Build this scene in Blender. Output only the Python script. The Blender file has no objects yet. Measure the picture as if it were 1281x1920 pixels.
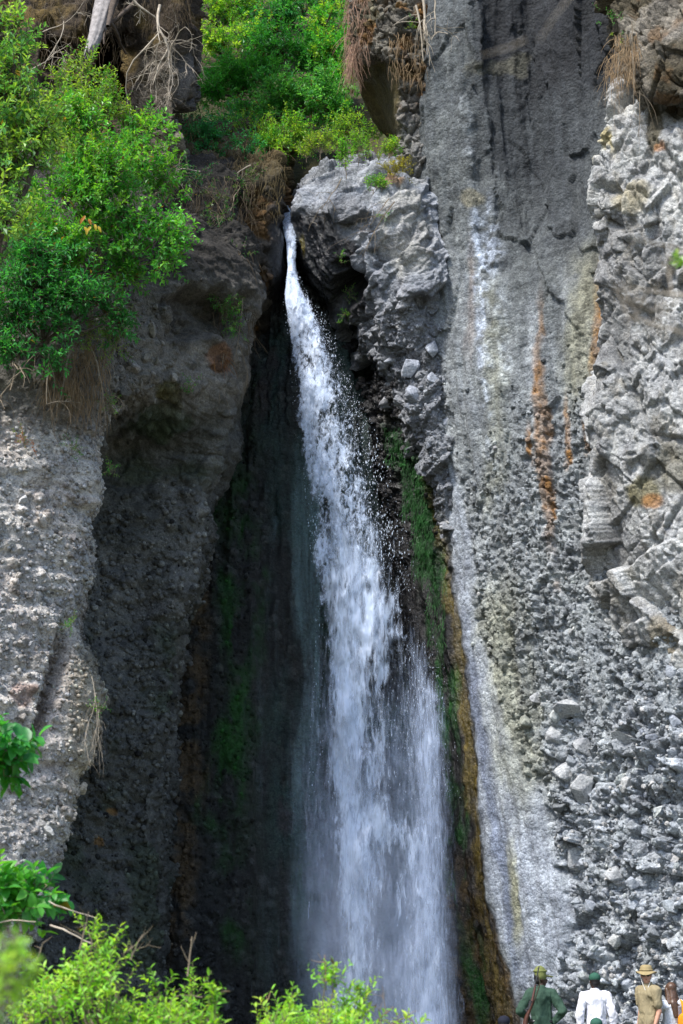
import bpy, bmesh, math, random, time
import numpy as np
from mathutils import Vector, Matrix

T0 = time.time()
RNG = np.random.default_rng(7)
random.seed(7)
SC = bpy.context.scene
COL = SC.collection

# ------------------------------------------------------------------ camera
PW, PH, FOC = 1281.0, 1920.0, 3450.0
PITCH = math.atan(800.0 / FOC)
CAM = np.array([0.0, 0.0, 2.3])
cam_d = bpy.data.cameras.new('camera')
cam = bpy.data.objects.new('camera', cam_d)
COL.objects.link(cam)
cam.location = CAM
cam.rotation_euler = (math.pi / 2 + PITCH, 0, 0)
cam_d.sensor_fit = 'VERTICAL'
cam_d.sensor_height = 36.0
cam_d.sensor_width = 24.0
cam_d.lens = 36.0 * FOC / PH
cam_d.clip_start = 0.1
cam_d.clip_end = 1500
cam_d.dof.use_dof = True
cam_d.dof.focus_distance = 33.0
cam_d.dof.aperture_fstop = 4.5
SC.camera = cam

# ------------------------------------------------------------------ world, sun, exposure
SUN_EL, SUN_AZ = 56.0, -42.0        # azimuth measured from the view direction reversed: light comes from behind the camera, from its left
W = bpy.data.worlds.new('World')
SC.world = W
W.use_nodes = True
wn = W.node_tree.nodes
sky = wn.new('ShaderNodeTexSky')
sky.sky_type = 'NISHITA'
sky.sun_disc = False
sky.sun_elevation = math.radians(SUN_EL)
sun_dir = np.array([math.sin(math.radians(SUN_AZ)) * math.cos(math.radians(SUN_EL)),
                    -math.cos(math.radians(SUN_AZ)) * math.cos(math.radians(SUN_EL)),
                    math.sin(math.radians(SUN_EL))])      # towards the sun
sky.sun_rotation = math.atan2(sun_dir[0], sun_dir[1])
sky.air_density = 1.0
sky.dust_density = 1.5
W.node_tree.links.new(sky.outputs[0], wn['Background'].inputs[0])
wn['Background'].inputs[1].default_value = 0.07
sl = bpy.data.lights.new('sun', 'SUN')
sl.energy = 1.5
sl.angle = math.radians(11)
sl.color = (1.0, 0.97, 0.93)
so = bpy.data.objects.new('sun', sl)
COL.objects.link(so)
so.rotation_euler = Vector(-sun_dir).to_track_quat('-Z', 'Y').to_euler()
so.location = (0, 0, 40)
SC.view_settings.view_transform = 'Standard'
SC.view_settings.look = 'None'
SC.view_settings.gamma = 1
SC.view_settings.use_curve_mapping = False
SC.view_settings.exposure = 2.05
SC.render.engine = 'CYCLES'
cy = SC.cycles
cy.use_denoising = True
cy.denoising_prefilter = 'ACCURATE'
cy.max_bounces = 6
cy.diffuse_bounces = 3
cy.glossy_bounces = 2
cy.transparent_max_bounces = 24
cy.transmission_bounces = 3
cy.caustics_reflective = False
cy.caustics_refractive = False
SC.render.film_transparent = False

# ------------------------------------------------------------------ pixel <-> world
_c, _s = math.cos(PITCH), math.sin(PITCH)


def P(u, v, Y):
    """The world point at distance Y that the photograph shows at (u, v)."""
    u = np.asarray(u, float); v = np.asarray(v, float); Y = np.asarray(Y, float)
    dx = (u - PW / 2) / FOC
    dy = (PH / 2 - v) / FOC
    ry = _c - dy * _s
    rz = _s + dy * _c
    t = Y / ry
    return np.stack([CAM[0] + dx * t, np.broadcast_to(Y, t.shape) + 0 * t, CAM[2] + rz * t], -1)


def UV(p):
    x, y, z = p[..., 0], p[..., 1], p[..., 2] - CAM[2]
    d = y * _c + z * _s
    w = -y * _s + z * _c
    return PW / 2 + FOC * x / d, PH / 2 - FOC * w / d


# ------------------------------------------------------------------ noise in numpy
def _hash(ix, iy, iz, seed):
    h = (ix.astype(np.uint32) * np.uint32(374761393) + iy.astype(np.uint32) * np.uint32(668265263)
         + iz.astype(np.uint32) * np.uint32(2147483647) + np.uint32((seed * 974711 + 12345) & 0xffffffff))
    h ^= h >> np.uint32(13)
    h *= np.uint32(1274126177)
    h ^= h >> np.uint32(16)
    h *= np.uint32(2246822519)
    h ^= h >> np.uint32(13)
    return h


def vnoise(p, seed=0):
    p = np.asarray(p, np.float32)
    f = np.floor(p)
    i = f.astype(np.int64)
    t = p - f
    t = t * t * t * (t * (t * 6 - 15) + 10)
    out = 0
    for a in (0, 1):
        wx = t[:, 0] if a else 1 - t[:, 0]
        for b in (0, 1):
            wy = t[:, 1] if b else 1 - t[:, 1]
            for c in (0, 1):
                wz = t[:, 2] if c else 1 - t[:, 2]
                h = _hash(i[:, 0] + a, i[:, 1] + b, i[:, 2] + c, seed)
                out = out + wx * wy * wz * (h.astype(np.float32) * np.float32(2.0 / 4294967295) - 1)
    return out


ROT = np.array([[0.00, 0.80, 0.60], [-0.80, 0.36, -0.48], [-0.60, -0.48, 0.64]], np.float32)


def fbm(p, scale=1.0, octv=4, seed=0, gain=0.5, ridge=False):
    q = np.asarray(p, np.float32) * np.float32(scale)
    a, s, out = 1.0, 0.0, 0
    for k in range(octv):
        n = vnoise(q, seed + k * 17)
        if ridge:
            n = 1 - 2 * np.abs(n)
        out = out + a * n
        s += a
        a *= gain
        q = (q @ ROT.T) * np.float32(2.03) + np.float32(11.3)
    return out / s


def rnd(h, k=0):
    h = (h ^ np.uint32((k * 2654435761) & 0xffffffff)) * np.uint32(2246822519)
    h ^= h >> np.uint32(15)
    h = h * np.uint32(3266489917)
    h ^= h >> np.uint32(16)
    return h.astype(np.float32) / np.float32(4294967295)


def worley(p, seed=0, jit=0.95):
    p = np.asarray(p, np.float32)
    f = np.floor(p)
    i = f.astype(np.int64)
    n = len(p)
    f1 = np.full(n, 9, np.float32); f2 = f1.copy()
    hid = np.zeros(n, np.uint32)
    vec = np.zeros((n, 3), np.float32)
    fr = p - f
    for a in (-1, 0, 1):
        for b in (-1, 0, 1):
            for c in (-1, 0, 1):
                h = _hash(i[:, 0] + a, i[:, 1] + b, i[:, 2] + c, seed)
                dx = fr[:, 0] - (a + 0.5 + jit * ((h & np.uint32(1023)).astype(np.float32) / 1023 - 0.5))
                dy = fr[:, 1] - (b + 0.5 + jit * (((h >> np.uint32(10)) & np.uint32(1023)).astype(np.float32) / 1023 - 0.5))
                dz = fr[:, 2] - (c + 0.5 + jit * (((h >> np.uint32(20)) & np.uint32(1023)).astype(np.float32) / 1023 - 0.5))
                d = dx * dx + dy * dy + dz * dz
                m = d < f1
                f2 = np.where(m, f1, np.minimum(f2, d))
                f1 = np.where(m, d, f1)
                hid = np.where(m, h, hid)
                vec[m, 0] = dx[m]; vec[m, 1] = dy[m]; vec[m, 2] = dz[m]
    return np.sqrt(f1), np.sqrt(f2), hid, vec


def sst(a, b, x):
    t = np.clip((x - a) / (b - a), 0, 1)
    return t * t * (3 - 2 * t)


def pebbles(p, cell, seed, r0=0.30, r1=0.62, pw=1.0):
    f1, f2, h, _ = worley(p / np.float32(cell), seed)
    r = r0 + (r1 - r0) * rnd(h, 1) ** pw
    k = np.clip(1 - (f1 / r) ** 2, 0, 1)
    return np.sqrt(k) * r * cell, rnd(h, 2), k > 0.02


def blocks(p, cell, seed, amp=0.35, tilt=0.5, crack=0.25, cw=0.08, stretch=(1, 1, 1)):
    f1, f2, h, vec = worley(p / (np.float32(cell) * np.array(stretch, np.float32)), seed)
    dr = np.stack([rnd(h, 3), rnd(h, 4), rnd(h, 5)], -1) * 2 - 1
    e = f2 - f1
    return cell * ((rnd(h, 6) - 0.5) * amp + (vec * dr).sum(-1) * tilt - crack * (1 - sst(0, cw, e))), rnd(h, 7), e


# ------------------------------------------------------------------ materials
MATS = {}


def nd(nt, typ, **kw):
    n = nt.nodes.new(typ)
    for k, v in kw.items():
        if k.startswith('i_'):
            n.inputs[k[2:].replace('_', ' ')].default_value = v
        else:
            setattr(n, k, v)
    return n


def new_mat(name):
    m = bpy.data.materials.new(name)
    m.use_nodes = True
    MATS[name] = m
    return m, m.node_tree, m.node_tree.nodes['Principled BSDF']


def ramp(nt, fac, stops):
    r = nt.nodes.new('ShaderNodeValToRGB')
    el = r.color_ramp.elements
    while len(el) < len(stops):
        el.new(0.5)
    for e, (pos, c) in zip(el, stops):
        e.position = pos
        e.color = c if len(c) == 4 else (*c, 1)
    nt.links.new(fac, r.inputs[0])
    return r.outputs[0]


def rock_material(name, fine=34, pebble=16, bump=0.85, from_object=False):
    m, nt, b = new_mat(name)
    L = nt.links.new
    tc = nd(nt, 'ShaderNodeTexCoord')
    if from_object:
        oi = nd(nt, 'ShaderNodeObjectInfo')
        colout = oi.outputs['Color']
        wet = None
    else:
        at = nd(nt, 'ShaderNodeAttribute', attribute_name='Col')
        colout = at.outputs['Color']
        wet = nd(nt, 'ShaderNodeAttribute', attribute_name='Wet').outputs['Fac']
    geo = nd(nt, 'ShaderNodeNewGeometry')
    n1 = nd(nt, 'ShaderNodeTexNoise', i_Scale=fine, i_Detail=6.0, i_Roughness=0.7)
    L(geo.outputs['Position'], n1.inputs['Vector'])
    v1 = nd(nt, 'ShaderNodeTexVoronoi', i_Scale=pebble, i_Randomness=1.0)
    L(geo.outputs['Position'], v1.inputs['Vector'])
    n2 = nd(nt, 'ShaderNodeTexNoise', i_Scale=2.2, i_Detail=5.0, i_Roughness=0.6)
    L(geo.outputs['Position'], n2.inputs['Vector'])
    f1 = ramp(nt, n1.outputs['Fac'], [(0.28, (0.45, 0.45, 0.46)), (0.5, (1, 1, 1)), (0.72, (1.6, 1.58, 1.54))])
    f2 = ramp(nt, n2.outputs['Fac'], [(0.3, (0.8, 0.8, 0.82)), (0.7, (1.2, 1.19, 1.15))])
    m1 = nd(nt, 'ShaderNodeMix', data_type='RGBA', blend_type='MULTIPLY')
    m1.inputs[0].default_value = 1
    L(colout, m1.inputs[6]); L(f1, m1.inputs[7])
    m2 = nd(nt, 'ShaderNodeMix', data_type='RGBA', blend_type='MULTIPLY')
    m2.inputs[0].default_value = 1
    L(m1.outputs[2], m2.inputs[6]); L(f2, m2.inputs[7])
    # every small clast of the matrix has a tone of its own
    hs = nd(nt, 'ShaderNodeSeparateColor')
    L(v1.outputs['Color'], hs.inputs[0])
    f3 = ramp(nt, hs.outputs[0], [(0.0, (0.72, 0.72, 0.72)), (1.0, (1.28, 1.27, 1.25))])
    m3 = nd(nt, 'ShaderNodeMix', data_type='RGBA', blend_type='MULTIPLY')
    m3.inputs[0].default_value = 0.0 if from_object else 0.8
    L(m2.outputs[2], m3.inputs[6]); L(f3, m3.inputs[7])
    L(m3.outputs[2], b.inputs['Base Color'])
    if wet is not None:
        rr = nd(nt, 'ShaderNodeMapRange')
        rr.inputs[3].default_value = 0.92
        rr.inputs[4].default_value = 0.16
        L(wet, rr.inputs[0])
        L(rr.outputs[0], b.inputs['Roughness'])
        sp = nd(nt, 'ShaderNodeMapRange')
        sp.inputs[3].default_value = 0.25
        sp.inputs[4].default_value = 0.55
        L(wet, sp.inputs[0])
        L(sp.outputs[0], b.inputs['Specular IOR Level'])
    else:
        b.inputs['Roughness'].default_value = 0.88
        b.inputs['Specular IOR Level'].default_value = 0.25
    hm = nd(nt, 'ShaderNodeMath', operation='MULTIPLY')
    hm.inputs[1].default_value = -0.6
    L(v1.outputs['Distance'], hm.inputs[0])
    ha = nd(nt, 'ShaderNodeMath', operation='ADD')
    L(hm.outputs[0], ha.inputs[0]); L(n1.outputs['Fac'], ha.inputs[1])
    bp = nd(nt, 'ShaderNodeBump')
    bp.inputs['Strength'].default_value = bump
    bp.inputs['Distance'].default_value = 0.045
    L(ha.outputs[0], bp.inputs['Height'])
    L(bp.outputs[0], b.inputs['Normal'])
    return m


def plain_material(name, col, rough=0.8, var=0.25, scale=20.0, bump=0.2, spec=0.3, dist=0.01):
    m, nt, b = new_mat(name)
    L = nt.links.new
    tc = nd(nt, 'ShaderNodeTexCoord')
    n = nd(nt, 'ShaderNodeTexNoise', i_Scale=scale, i_Detail=5.0)
    L(tc.outputs['Object'], n.inputs['Vector'])
    c = ramp(nt, n.outputs['Fac'], [(0.3, tuple(x * (1 - var) for x in col)), (0.7, tuple(min(1, x * (1 + var)) for x in col))])
    L(c, b.inputs['Base Color'])
    b.inputs['Roughness'].default_value = rough
    b.inputs['Specular IOR Level'].default_value = spec
    bp = nd(nt, 'ShaderNodeBump')
    bp.inputs['Strength'].default_value = bump
    bp.inputs['Distance'].default_value = dist
    L(n.outputs['Fac'], bp.inputs['Height'])
    L(bp.outputs[0], b.inputs['Normal'])
    return m


def leaf_material(name='leaf'):
    m, nt, b = new_mat(name)
    L = nt.links.new
    at = nd(nt, 'ShaderNodeAttribute', attribute_name='Col')
    geo = nd(nt, 'ShaderNodeNewGeometry')
    n = nd(nt, 'ShaderNodeTexNoise', i_Scale=25.0, i_Detail=3.0)
    L(geo.outputs['Position'], n.inputs['Vector'])
    f = ramp(nt, n.outputs['Fac'], [(0.3, (0.8, 0.8, 0.8)), (0.7, (1.2, 1.2, 1.2))])
    mx = nd(nt, 'ShaderNodeMix', data_type='RGBA', blend_type='MULTIPLY')
    mx.inputs[0].default_value = 1
    L(at.outputs['Color'], mx.inputs[6]); L(f, mx.inputs[7])
    L(mx.outputs[2], b.inputs['Base Color'])
    b.inputs['Roughness'].default_value = 0.42
    b.inputs['Specular IOR Level'].default_value = 0.45
    tr = nd(nt, 'ShaderNodeBsdfTranslucent')
    hs = nd(nt, 'ShaderNodeMix', data_type='RGBA', blend_type='MULTIPLY')
    hs.inputs[0].default_value = 1
    hs.inputs[7].default_value = (1.9, 1.7, 0.6, 1)
    L(mx.outputs[2], hs.inputs[6])
    L(hs.outputs[2], tr.inputs['Color'])
    ms = nd(nt, 'ShaderNodeMixShader')
    ms.inputs[0].default_value = 0.42
    out = nt.nodes['Material Output']
    L(b.outputs[0], ms.inputs[1]); L(tr.outputs[0], ms.inputs[2]); L(ms.outputs[0], out.inputs[0])
    return m


ROCK = rock_material('rock')
STONE = rock_material('stone', fine=26, from_object=True, bump=0.5)
LEAF = leaf_material()
BARK = plain_material('bark', (0.09, 0.07, 0.055), 0.9, 0.4, 14, 0.6)
GREYWOOD = plain_material('weathered_wood', (0.27, 0.25, 0.24), 0.85, 0.35, 12, 0.6, dist=0.02)
TWIG = plain_material('twig', (0.2, 0.16, 0.11), 0.85, 0.35, 10, 0.3)
PALETWIG = plain_material('pale_twig', (0.36, 0.31, 0.24), 0.85, 0.3, 10, 0.3)
DRY = plain_material('dry_stalk', (0.26, 0.18, 0.10), 0.9, 0.4, 3, 0.1)
RUSTY = plain_material('rusty_stalk', (0.28, 0.13, 0.045), 0.9, 0.4, 3, 0.1)


# ------------------------------------------------------------------ object helpers
def tag(o, label=None, cat=None, group=None, kind=None):
    if label: o['label'] = label
    if cat: o['category'] = cat
    if group: o['group'] = group
    if kind: o['kind'] = kind
    return o


def link(name, me, parent=None, mat=None):
    o = bpy.data.objects.new(name, me)
    COL.objects.link(o)
    if mat is not None and me is not None and not me.materials:
        me.materials.append(mat)
    if parent is not None:
        o.parent = parent
    return o


def empty(name, loc):
    o = bpy.data.objects.new(name, None)
    o.empty_display_size = 0.2
    COL.objects.link(o)
    o.location = loc
    return o


def child(name, me, parent, mat=None):
    """A mesh in world coordinates under a thing that stands anywhere."""
    o = link(name, me, parent, mat)
    o.matrix_parent_inverse = Matrix.Translation(parent.location).inverted()
    return o


def mesh_from(name, verts, faces_flat, nside, smooth=False, attrs=None):
    """verts (N,3); faces_flat (F,nside) index array."""
    verts = np.ascontiguousarray(verts, np.float32)
    f = np.ascontiguousarray(faces_flat, np.int32).reshape(-1, nside)
    me = bpy.data.meshes.new(name)
    me.vertices.add(len(verts))
    me.vertices.foreach_set('co', verts.ravel())
    me.loops.add(f.size)
    me.loops.foreach_set('vertex_index', f.ravel())
    me.polygons.add(len(f))
    me.polygons.foreach_set('loop_start', np.arange(0, f.size, nside, dtype=np.int32))
    me.polygons.foreach_set('loop_total', np.full(len(f), nside, np.int32))
    me.polygons.foreach_set('use_smooth', np.full(len(f), bool(smooth)))
    me.update(calc_edges=True)
    for k, a in (attrs or {}).items():
        a = np.asarray(a, np.float32)
        if a.ndim == 2:
            if a.shape[1] == 3:
                a = np.concatenate([a, np.ones((len(a), 1), np.float32)], 1)
            at = me.attributes.new(k, 'FLOAT_COLOR', 'POINT')
            at.data.foreach_set('color', np.ascontiguousarray(a).ravel())
        else:
            at = me.attributes.new(k, 'FLOAT', 'POINT')
            at.data.foreach_set('value', np.ascontiguousarray(a))
    return me


def grid_faces(nv, nu):
    i = np.arange(nv * nu).reshape(nv, nu)
    return np.stack([i[:-1, :-1], i[1:, :-1], i[1:, 1:], i[:-1, 1:]], -1).reshape(-1, 4)


def gsmooth(a, sig, axis):
    if sig < 0.3:
        return a
    r = int(3 * sig) + 1
    k = np.exp(-0.5 * (np.arange(-r, r + 1) / sig) ** 2)
    k /= k.sum()
    pad = [(0, 0)] * a.ndim
    pad[axis] = (r, r)
    b = np.pad(a, pad, mode='reflect', reflect_type='odd')
    out = 0
    n = a.shape[axis]
    for j, w in enumerate(k):
        sl_ = [slice(None)] * a.ndim
        sl_[axis] = slice(j, j + n)
        out = out + w * b[tuple(sl_)]
    return out


def loft(rows, d=0.03, colw=None, sm=(0.2, 0.12), roww=None):
    """rows: (v, [(u, Y), ...]) from the photograph's top down -> an even grid of world points (nv, nu, 3)."""
    ctrl = np.array([[P(u, v, Y) for (u, Y) in cs] for (v, cs) in rows])
    K, M = ctrl.shape[:2]
    colw = colw or [1] * (M - 1)
    roww = roww or [1] * (K - 1)
    tu = [0.0]
    for j in range(M - 1):
        n = max(2, int(np.ceil(np.linalg.norm(ctrl[:, j + 1] - ctrl[:, j], axis=-1).mean() / (d * colw[j]))))
        tu += list(j + (np.arange(n) + 1) / n)
    tv = [0.0]
    for i in range(K - 1):
        n = max(2, int(np.ceil(np.linalg.norm(ctrl[i + 1] - ctrl[i], axis=-1).mean() / (d * roww[i]))))
        tv += list(i + (np.arange(n) + 1) / n)
    tu = np.array(tu); tv = np.array(tv)

    def interp(A, t):
        i = np.minimum(t.astype(int), A.shape[0] - 2)
        f = (t - i).reshape(-1, *([1] * (A.ndim - 1)))
        return A[i] * (1 - f) + A[i + 1] * f
    g = interp(ctrl, tv)
    g = np.swapaxes(interp(np.swapaxes(g, 0, 1), tu), 0, 1)
    g = gsmooth(g, sm[0] / d, 0)
    g = gsmooth(g, sm[1] / d, 1)
    return g


def normals(g):
    a = np.gradient(g, axis=0)
    b = np.gradient(g, axis=1)
    n = np.cross(b, a)
    n /= np.linalg.norm(n, axis=-1, keepdims=True) + 1e-9
    return -n if (n[..., 1].mean() > 0) else n


def rock(name, label, rows, disp, colr, d=0.03, colw=None, sm=(0.2, 0.12), roww=None, parent=None, smooth=True, ease=0.0):
    g = loft(rows, d, colw, sm, roww)
    nv, nu = g.shape[:2]
    n = normals(g)
    p = g.reshape(-1, 3)
    u, v = UV(p)
    h, aux = disp(p.astype(np.float32), u, v)
    if ease:
        h = gsmooth(gsmooth(h.reshape(nv, nu), ease, 0), ease, 1).ravel()
        h = h + 0.030 * fbm(p.astype(np.float32), 4.5, 4, 95, ridge=True) + 0.012 * fbm(p.astype(np.float32), 16, 2, 92)
    q = p + n.reshape(-1, 3) * h[:, None]
    col, wet = colr(q.astype(np.float32), u, v, aux)
    me = mesh_from(name, q, grid_faces(nv, nu), 4, smooth, {'Col': np.clip(col, 0, 1), 'Wet': np.clip(wet, 0, 1)})
    o = link(name, me, parent, ROCK)
    if parent is None:
        tag(o, label, None, None, 'structure')
    n2 = normals(q.reshape(nv, nu, 3)).reshape(-1, 3)
    return o, q, n2, np.clip(col, 0, 1)


def tilted(p, deg, sx=1.0, sz=1.0):
    c, q = math.cos(math.radians(deg)), math.sin(math.radians(deg))
    return np.stack([(c * p[:, 0] - q * p[:, 2]) / sx, p[:, 1], (q * p[:, 0] + c * p[:, 2]) / sz], -1).astype(np.float32)


def streak(p, u, v, path, width, wob=0.35, soft=0.5, seed=0, scale=1.4, endsoft=60):
    u = u + 9 * fbm(p, 2.5, 3, seed + 500) * min(1.0, np.max(width) / 10)
    """1 inside a band that follows path [(v, u), ...] with ragged edges."""
    path = np.array(path, float)
    c = np.interp(v, path[:, 0], path[:, 1])
    w = np.interp(v, path[:, 0], width) if np.ndim(width) else width
    n = fbm(p * np.array([1, 1, 0.35]), scale * 2.2, 3, seed)
    x = np.abs(u - c) / w + wob * n * 1.6
    m = 1 - sst(1 - soft, 1 + soft, x)
    e = endsoft
    return m * sst(path[0, 0] - e, path[0, 0] + e, v + n * 50) * (1 - sst(path[-1, 0] - e, path[-1, 0] + e, v + n * 50))


def spot(p, u, v, cu, cv, ru, rv, seed=0, wob=0.5):
    n = fbm(p, 2.4, 3, seed)
    x = np.sqrt(((u - cu) / ru) ** 2 + ((v - cv) / rv) ** 2) + wob * n
    return 1 - sst(0.7, 1.2, x)


def mixc(col, c2, m):
    return col * (1 - m[:, None]) + np.array(c2, np.float32)[None, :] * m[:, None]


A3 = lambda *c: np.array(c, np.float32)

# ================================================================== THE ROCK
EDGE = np.array([(-300, 792), (0, 795), (300, 790), (420, 770), (560, 700), (620, 715), (700, 748), (800, 776), (900, 806), (1000, 830), (1100, 851),
                 (1200, 868), (1300, 884), (1400, 895), (1500, 905), (1600, 914), (1700, 926), (1800, 953), (1850, 970), (1920, 986), (2050, 1002)], float)


def edge_u(v):
    return np.interp(v, EDGE[:, 0], EDGE[:, 1])


right_rows = []
for v, a, b, c, d_, e, f, g in [
    (-290, (800, 44), (798, 43), (796, 42.5), (880, 42.5), (1000, 42), (1110, 41), (1281, 40)),
    (-260, (800, 41), (796, 38), (792, 35.6), (880, 35.2), (1000, 34.6), (1110, 33.9), (1281, 32.8)),
    (0, (806, 41), (801, 38), (796, 35.3), (880, 34.7), (1000, 35.0), (1110, 33.7), (1281, 32.6)),
    (150, (803, 41), (797, 38), (793, 35.2), (870, 34.6), (1000, 35.1), (1110, 33.7), (1281, 32.5)),
    (300, (800, 41), (795, 38), (790, 35.2), (870, 34.6), (1000, 35.0), (1110, 33.7), (1281, 32.4)),
    (420, (760, 39), (762, 37.4), (772, 35.6), (870, 34.6), (1000, 34.7), (1110, 33.6), (1281, 32.3)),
    (560, (640, 37.8), (660, 37.2), (702, 36.0), (850, 34.7), (980, 34.1), (1110, 33.4), (1281, 32.1)),
    (700, (650, 37.8), (700, 36.9), (748, 35.7), (870, 34.5), (990, 33.9), (1110, 33.3), (1281, 32)),
    (900, (700, 37.8), (762, 36.6), (806, 35.4), (900, 34.4), (1000, 33.8), (1120, 33.1), (1281, 31.9)),
    (1100, (730, 37.6), (806, 36.4), (851, 35.2), (920, 34.4), (1020, 33.6), (1130, 32.9), (1281, 31.8)),
    (1300, (770, 37.4), (846, 36.2), (884, 35.0), (950, 34.2), (1050, 33.4), (1150, 32.7), (1281, 31.7)),
    (1500, (795, 37.2), (868, 36.0), (905, 34.8), (980, 34.0), (1080, 33.2), (1170, 32.5), (1281, 31.6)),
    (1700, (805, 37.0), (882, 35.8), (926, 34.6), (1020, 33.7), (1110, 32.9), (1190, 32.3), (1281, 31.5)),
    (1850, (815, 36.8), (912, 35.6), (970, 34.4), (1050, 33.5), (1130, 32.7), (1200, 32.2), (1281, 31.5)),
    (2060, (840, 36.6), (945, 35.4), (1002, 34.2), (1080, 33.3), (1150, 32.6), (1210, 32.1), (1281, 31.4)),
]:
    right_rows.append((v, [a, b, c, d_, e, f, g, (1520, g[1] - 1.5)]))


SLAB = [(1180, 884), (1300, 906), (1400, 930), (1500, 952), (1600, 980), (1700, 1005), (1800, 1015), (1870, 1020)]
SLABW = [12, 26, 40, 54, 68, 70, 54, 30]
TONGUE = [(820, 800), (900, 830), (1000, 855), (1100, 872), (1250, 885)]


def slant(u, v):
    k = np.clip(1.15 - (u - 850) / 600, 0.35, 1)
    return np.interp(v, [0, 450, 700, 900, 1300, 1800, 2100], [0, 15, 45, 75, 150, 265, 330]) * k


def fan(p, u, v):
    """world points with the slanting bedding of the cliff made upright"""
    q = p.copy()
    q[:, 0] = q[:, 0] - slant(u, v).astype(np.float32) * 0.0097
    return q


def right_disp(p, u, v):
    pf = fan(p, u, v)
    fl = 1 - sst(-8, 6, u - edge_u(v) + 10 * fbm(p, 1.6, 3, 5))            # the wet flank inside the chasm
    fl = fl * sst(520, 570, v)
    rough = np.clip(sst(620, 1050, v + 0.9 * (u - 1000) + 160 * fbm(p, 0.5, 3, 9)), 0.0, 1)
    left = (1 - sst(800, 850, u + 30 * fbm(p, 1.0, 3, 4))) * sst(560, 620, v)
    rough = np.maximum(rough, 0.75 * left)
    rough = rough * (1 - (1 - sst(8, 45, u - edge_u(v))) * sst(1040, 1150, v))
    band = sst(-0.3, 0.3, fbm(pf * A3(1, 1, 0.07), 1.4, 3, 47))
    rough = rough * (0.35 + 0.65 * np.maximum(band, sst(1300, 1550, v + 0.5 * (u - 1100)) * (0.45 + 0.55 * sst(-0.3, 0.1, fbm(p, 1.1, 3, 48)))))
    slab = np.maximum(streak(p, u, v, SLAB, SLABW, 0.2, 0.25, 31), 0.9 * streak(p, u, v, TONGUE, 24, 0.4, 0.5, 32))
    rough = rough * (1 - 0.97 * slab) * (1 - fl)
    big = sst(1150, 1500, v + 0.55 * (u - 1150))
    ps = pf * A3(1, 1, 0.3)
    h = 0.22 * fbm(ps, 0.55, 4, 1) + 0.07 * fbm(p, 2.2, 4, 2) + 0.02 * fbm(p, 9, 3, 3)
    # vertical flutes of the tuff
    fu = fbm(pf * A3(1, 1, 0.10), 1.9, 4, 21, ridge=True)
    h += (0.11 * fu) * (1 - 0.45 * rough) * (1 - fl)
    led, rl, _ = blocks(pf + 0.25 * fbm(p, 1.5, 3, 22)[:, None], 0.8, 23, 0.22, 0.25, 0.0, 0.1, (0.8, 1, 2.2))
    h += 0.5 * led * (1 - fl) * (1 - slab)
    b1, r1, _ = blocks(p + 0.12 * fbm(p, 2, 3, 7)[:, None], 0.55, 41, 0.40, 0.55, 0.22, 0.10)
    b2, r2, _ = blocks(p + 0.07 * fbm(p, 4, 3, 8)[:, None], 0.26, 42, 0.60, 0.75, 0.28, 0.12)
    b3, r3, _ = blocks(p, 0.115, 43, 0.7, 0.7, 0.35, 0.14)
    h += rough * (0.95 * big * b1 + (0.4 + 0.75 * big) * b2 + 0.9 * b3)
    pb, rp, mp = pebbles(p, 0.13, 44, 0.25, 0.6)
    h += 0.14 * big * rough * fbm(p, 1.1, 3, 46)
    h += (0.12 + 0.25 * rough) * (1 - slab) * (1 - fl) * 0.5 * pb * sst(-0.2, 0.2, fbm(p, 0.8, 2, 45))
    # flank: ropy wet grooves and knobs
    gr = fbm(p * A3(1, 1, 0.1), 4.0, 3, 51, ridge=True)
    kn, _, _ = pebbles(p, 0.22, 52, 0.2, 0.6)
    up = 1 - sst(900, 1150, v)
    h += fl * (0.07 * gr + (0.25 + 0.75 * up) * 0.8 * kn + up * (0.7 * b2 + 0.6 * b3))
    # hollow in the flank right of the fall, below the lava ledge
    h -= 0.5 * spot(p, u, v, 668, 690, 26, 30, 53)
    tone = r2 * 0.5 + r3 * 0.5
    return h, (fl, rough, slab, tone, rp * mp, gr, big)


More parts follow.
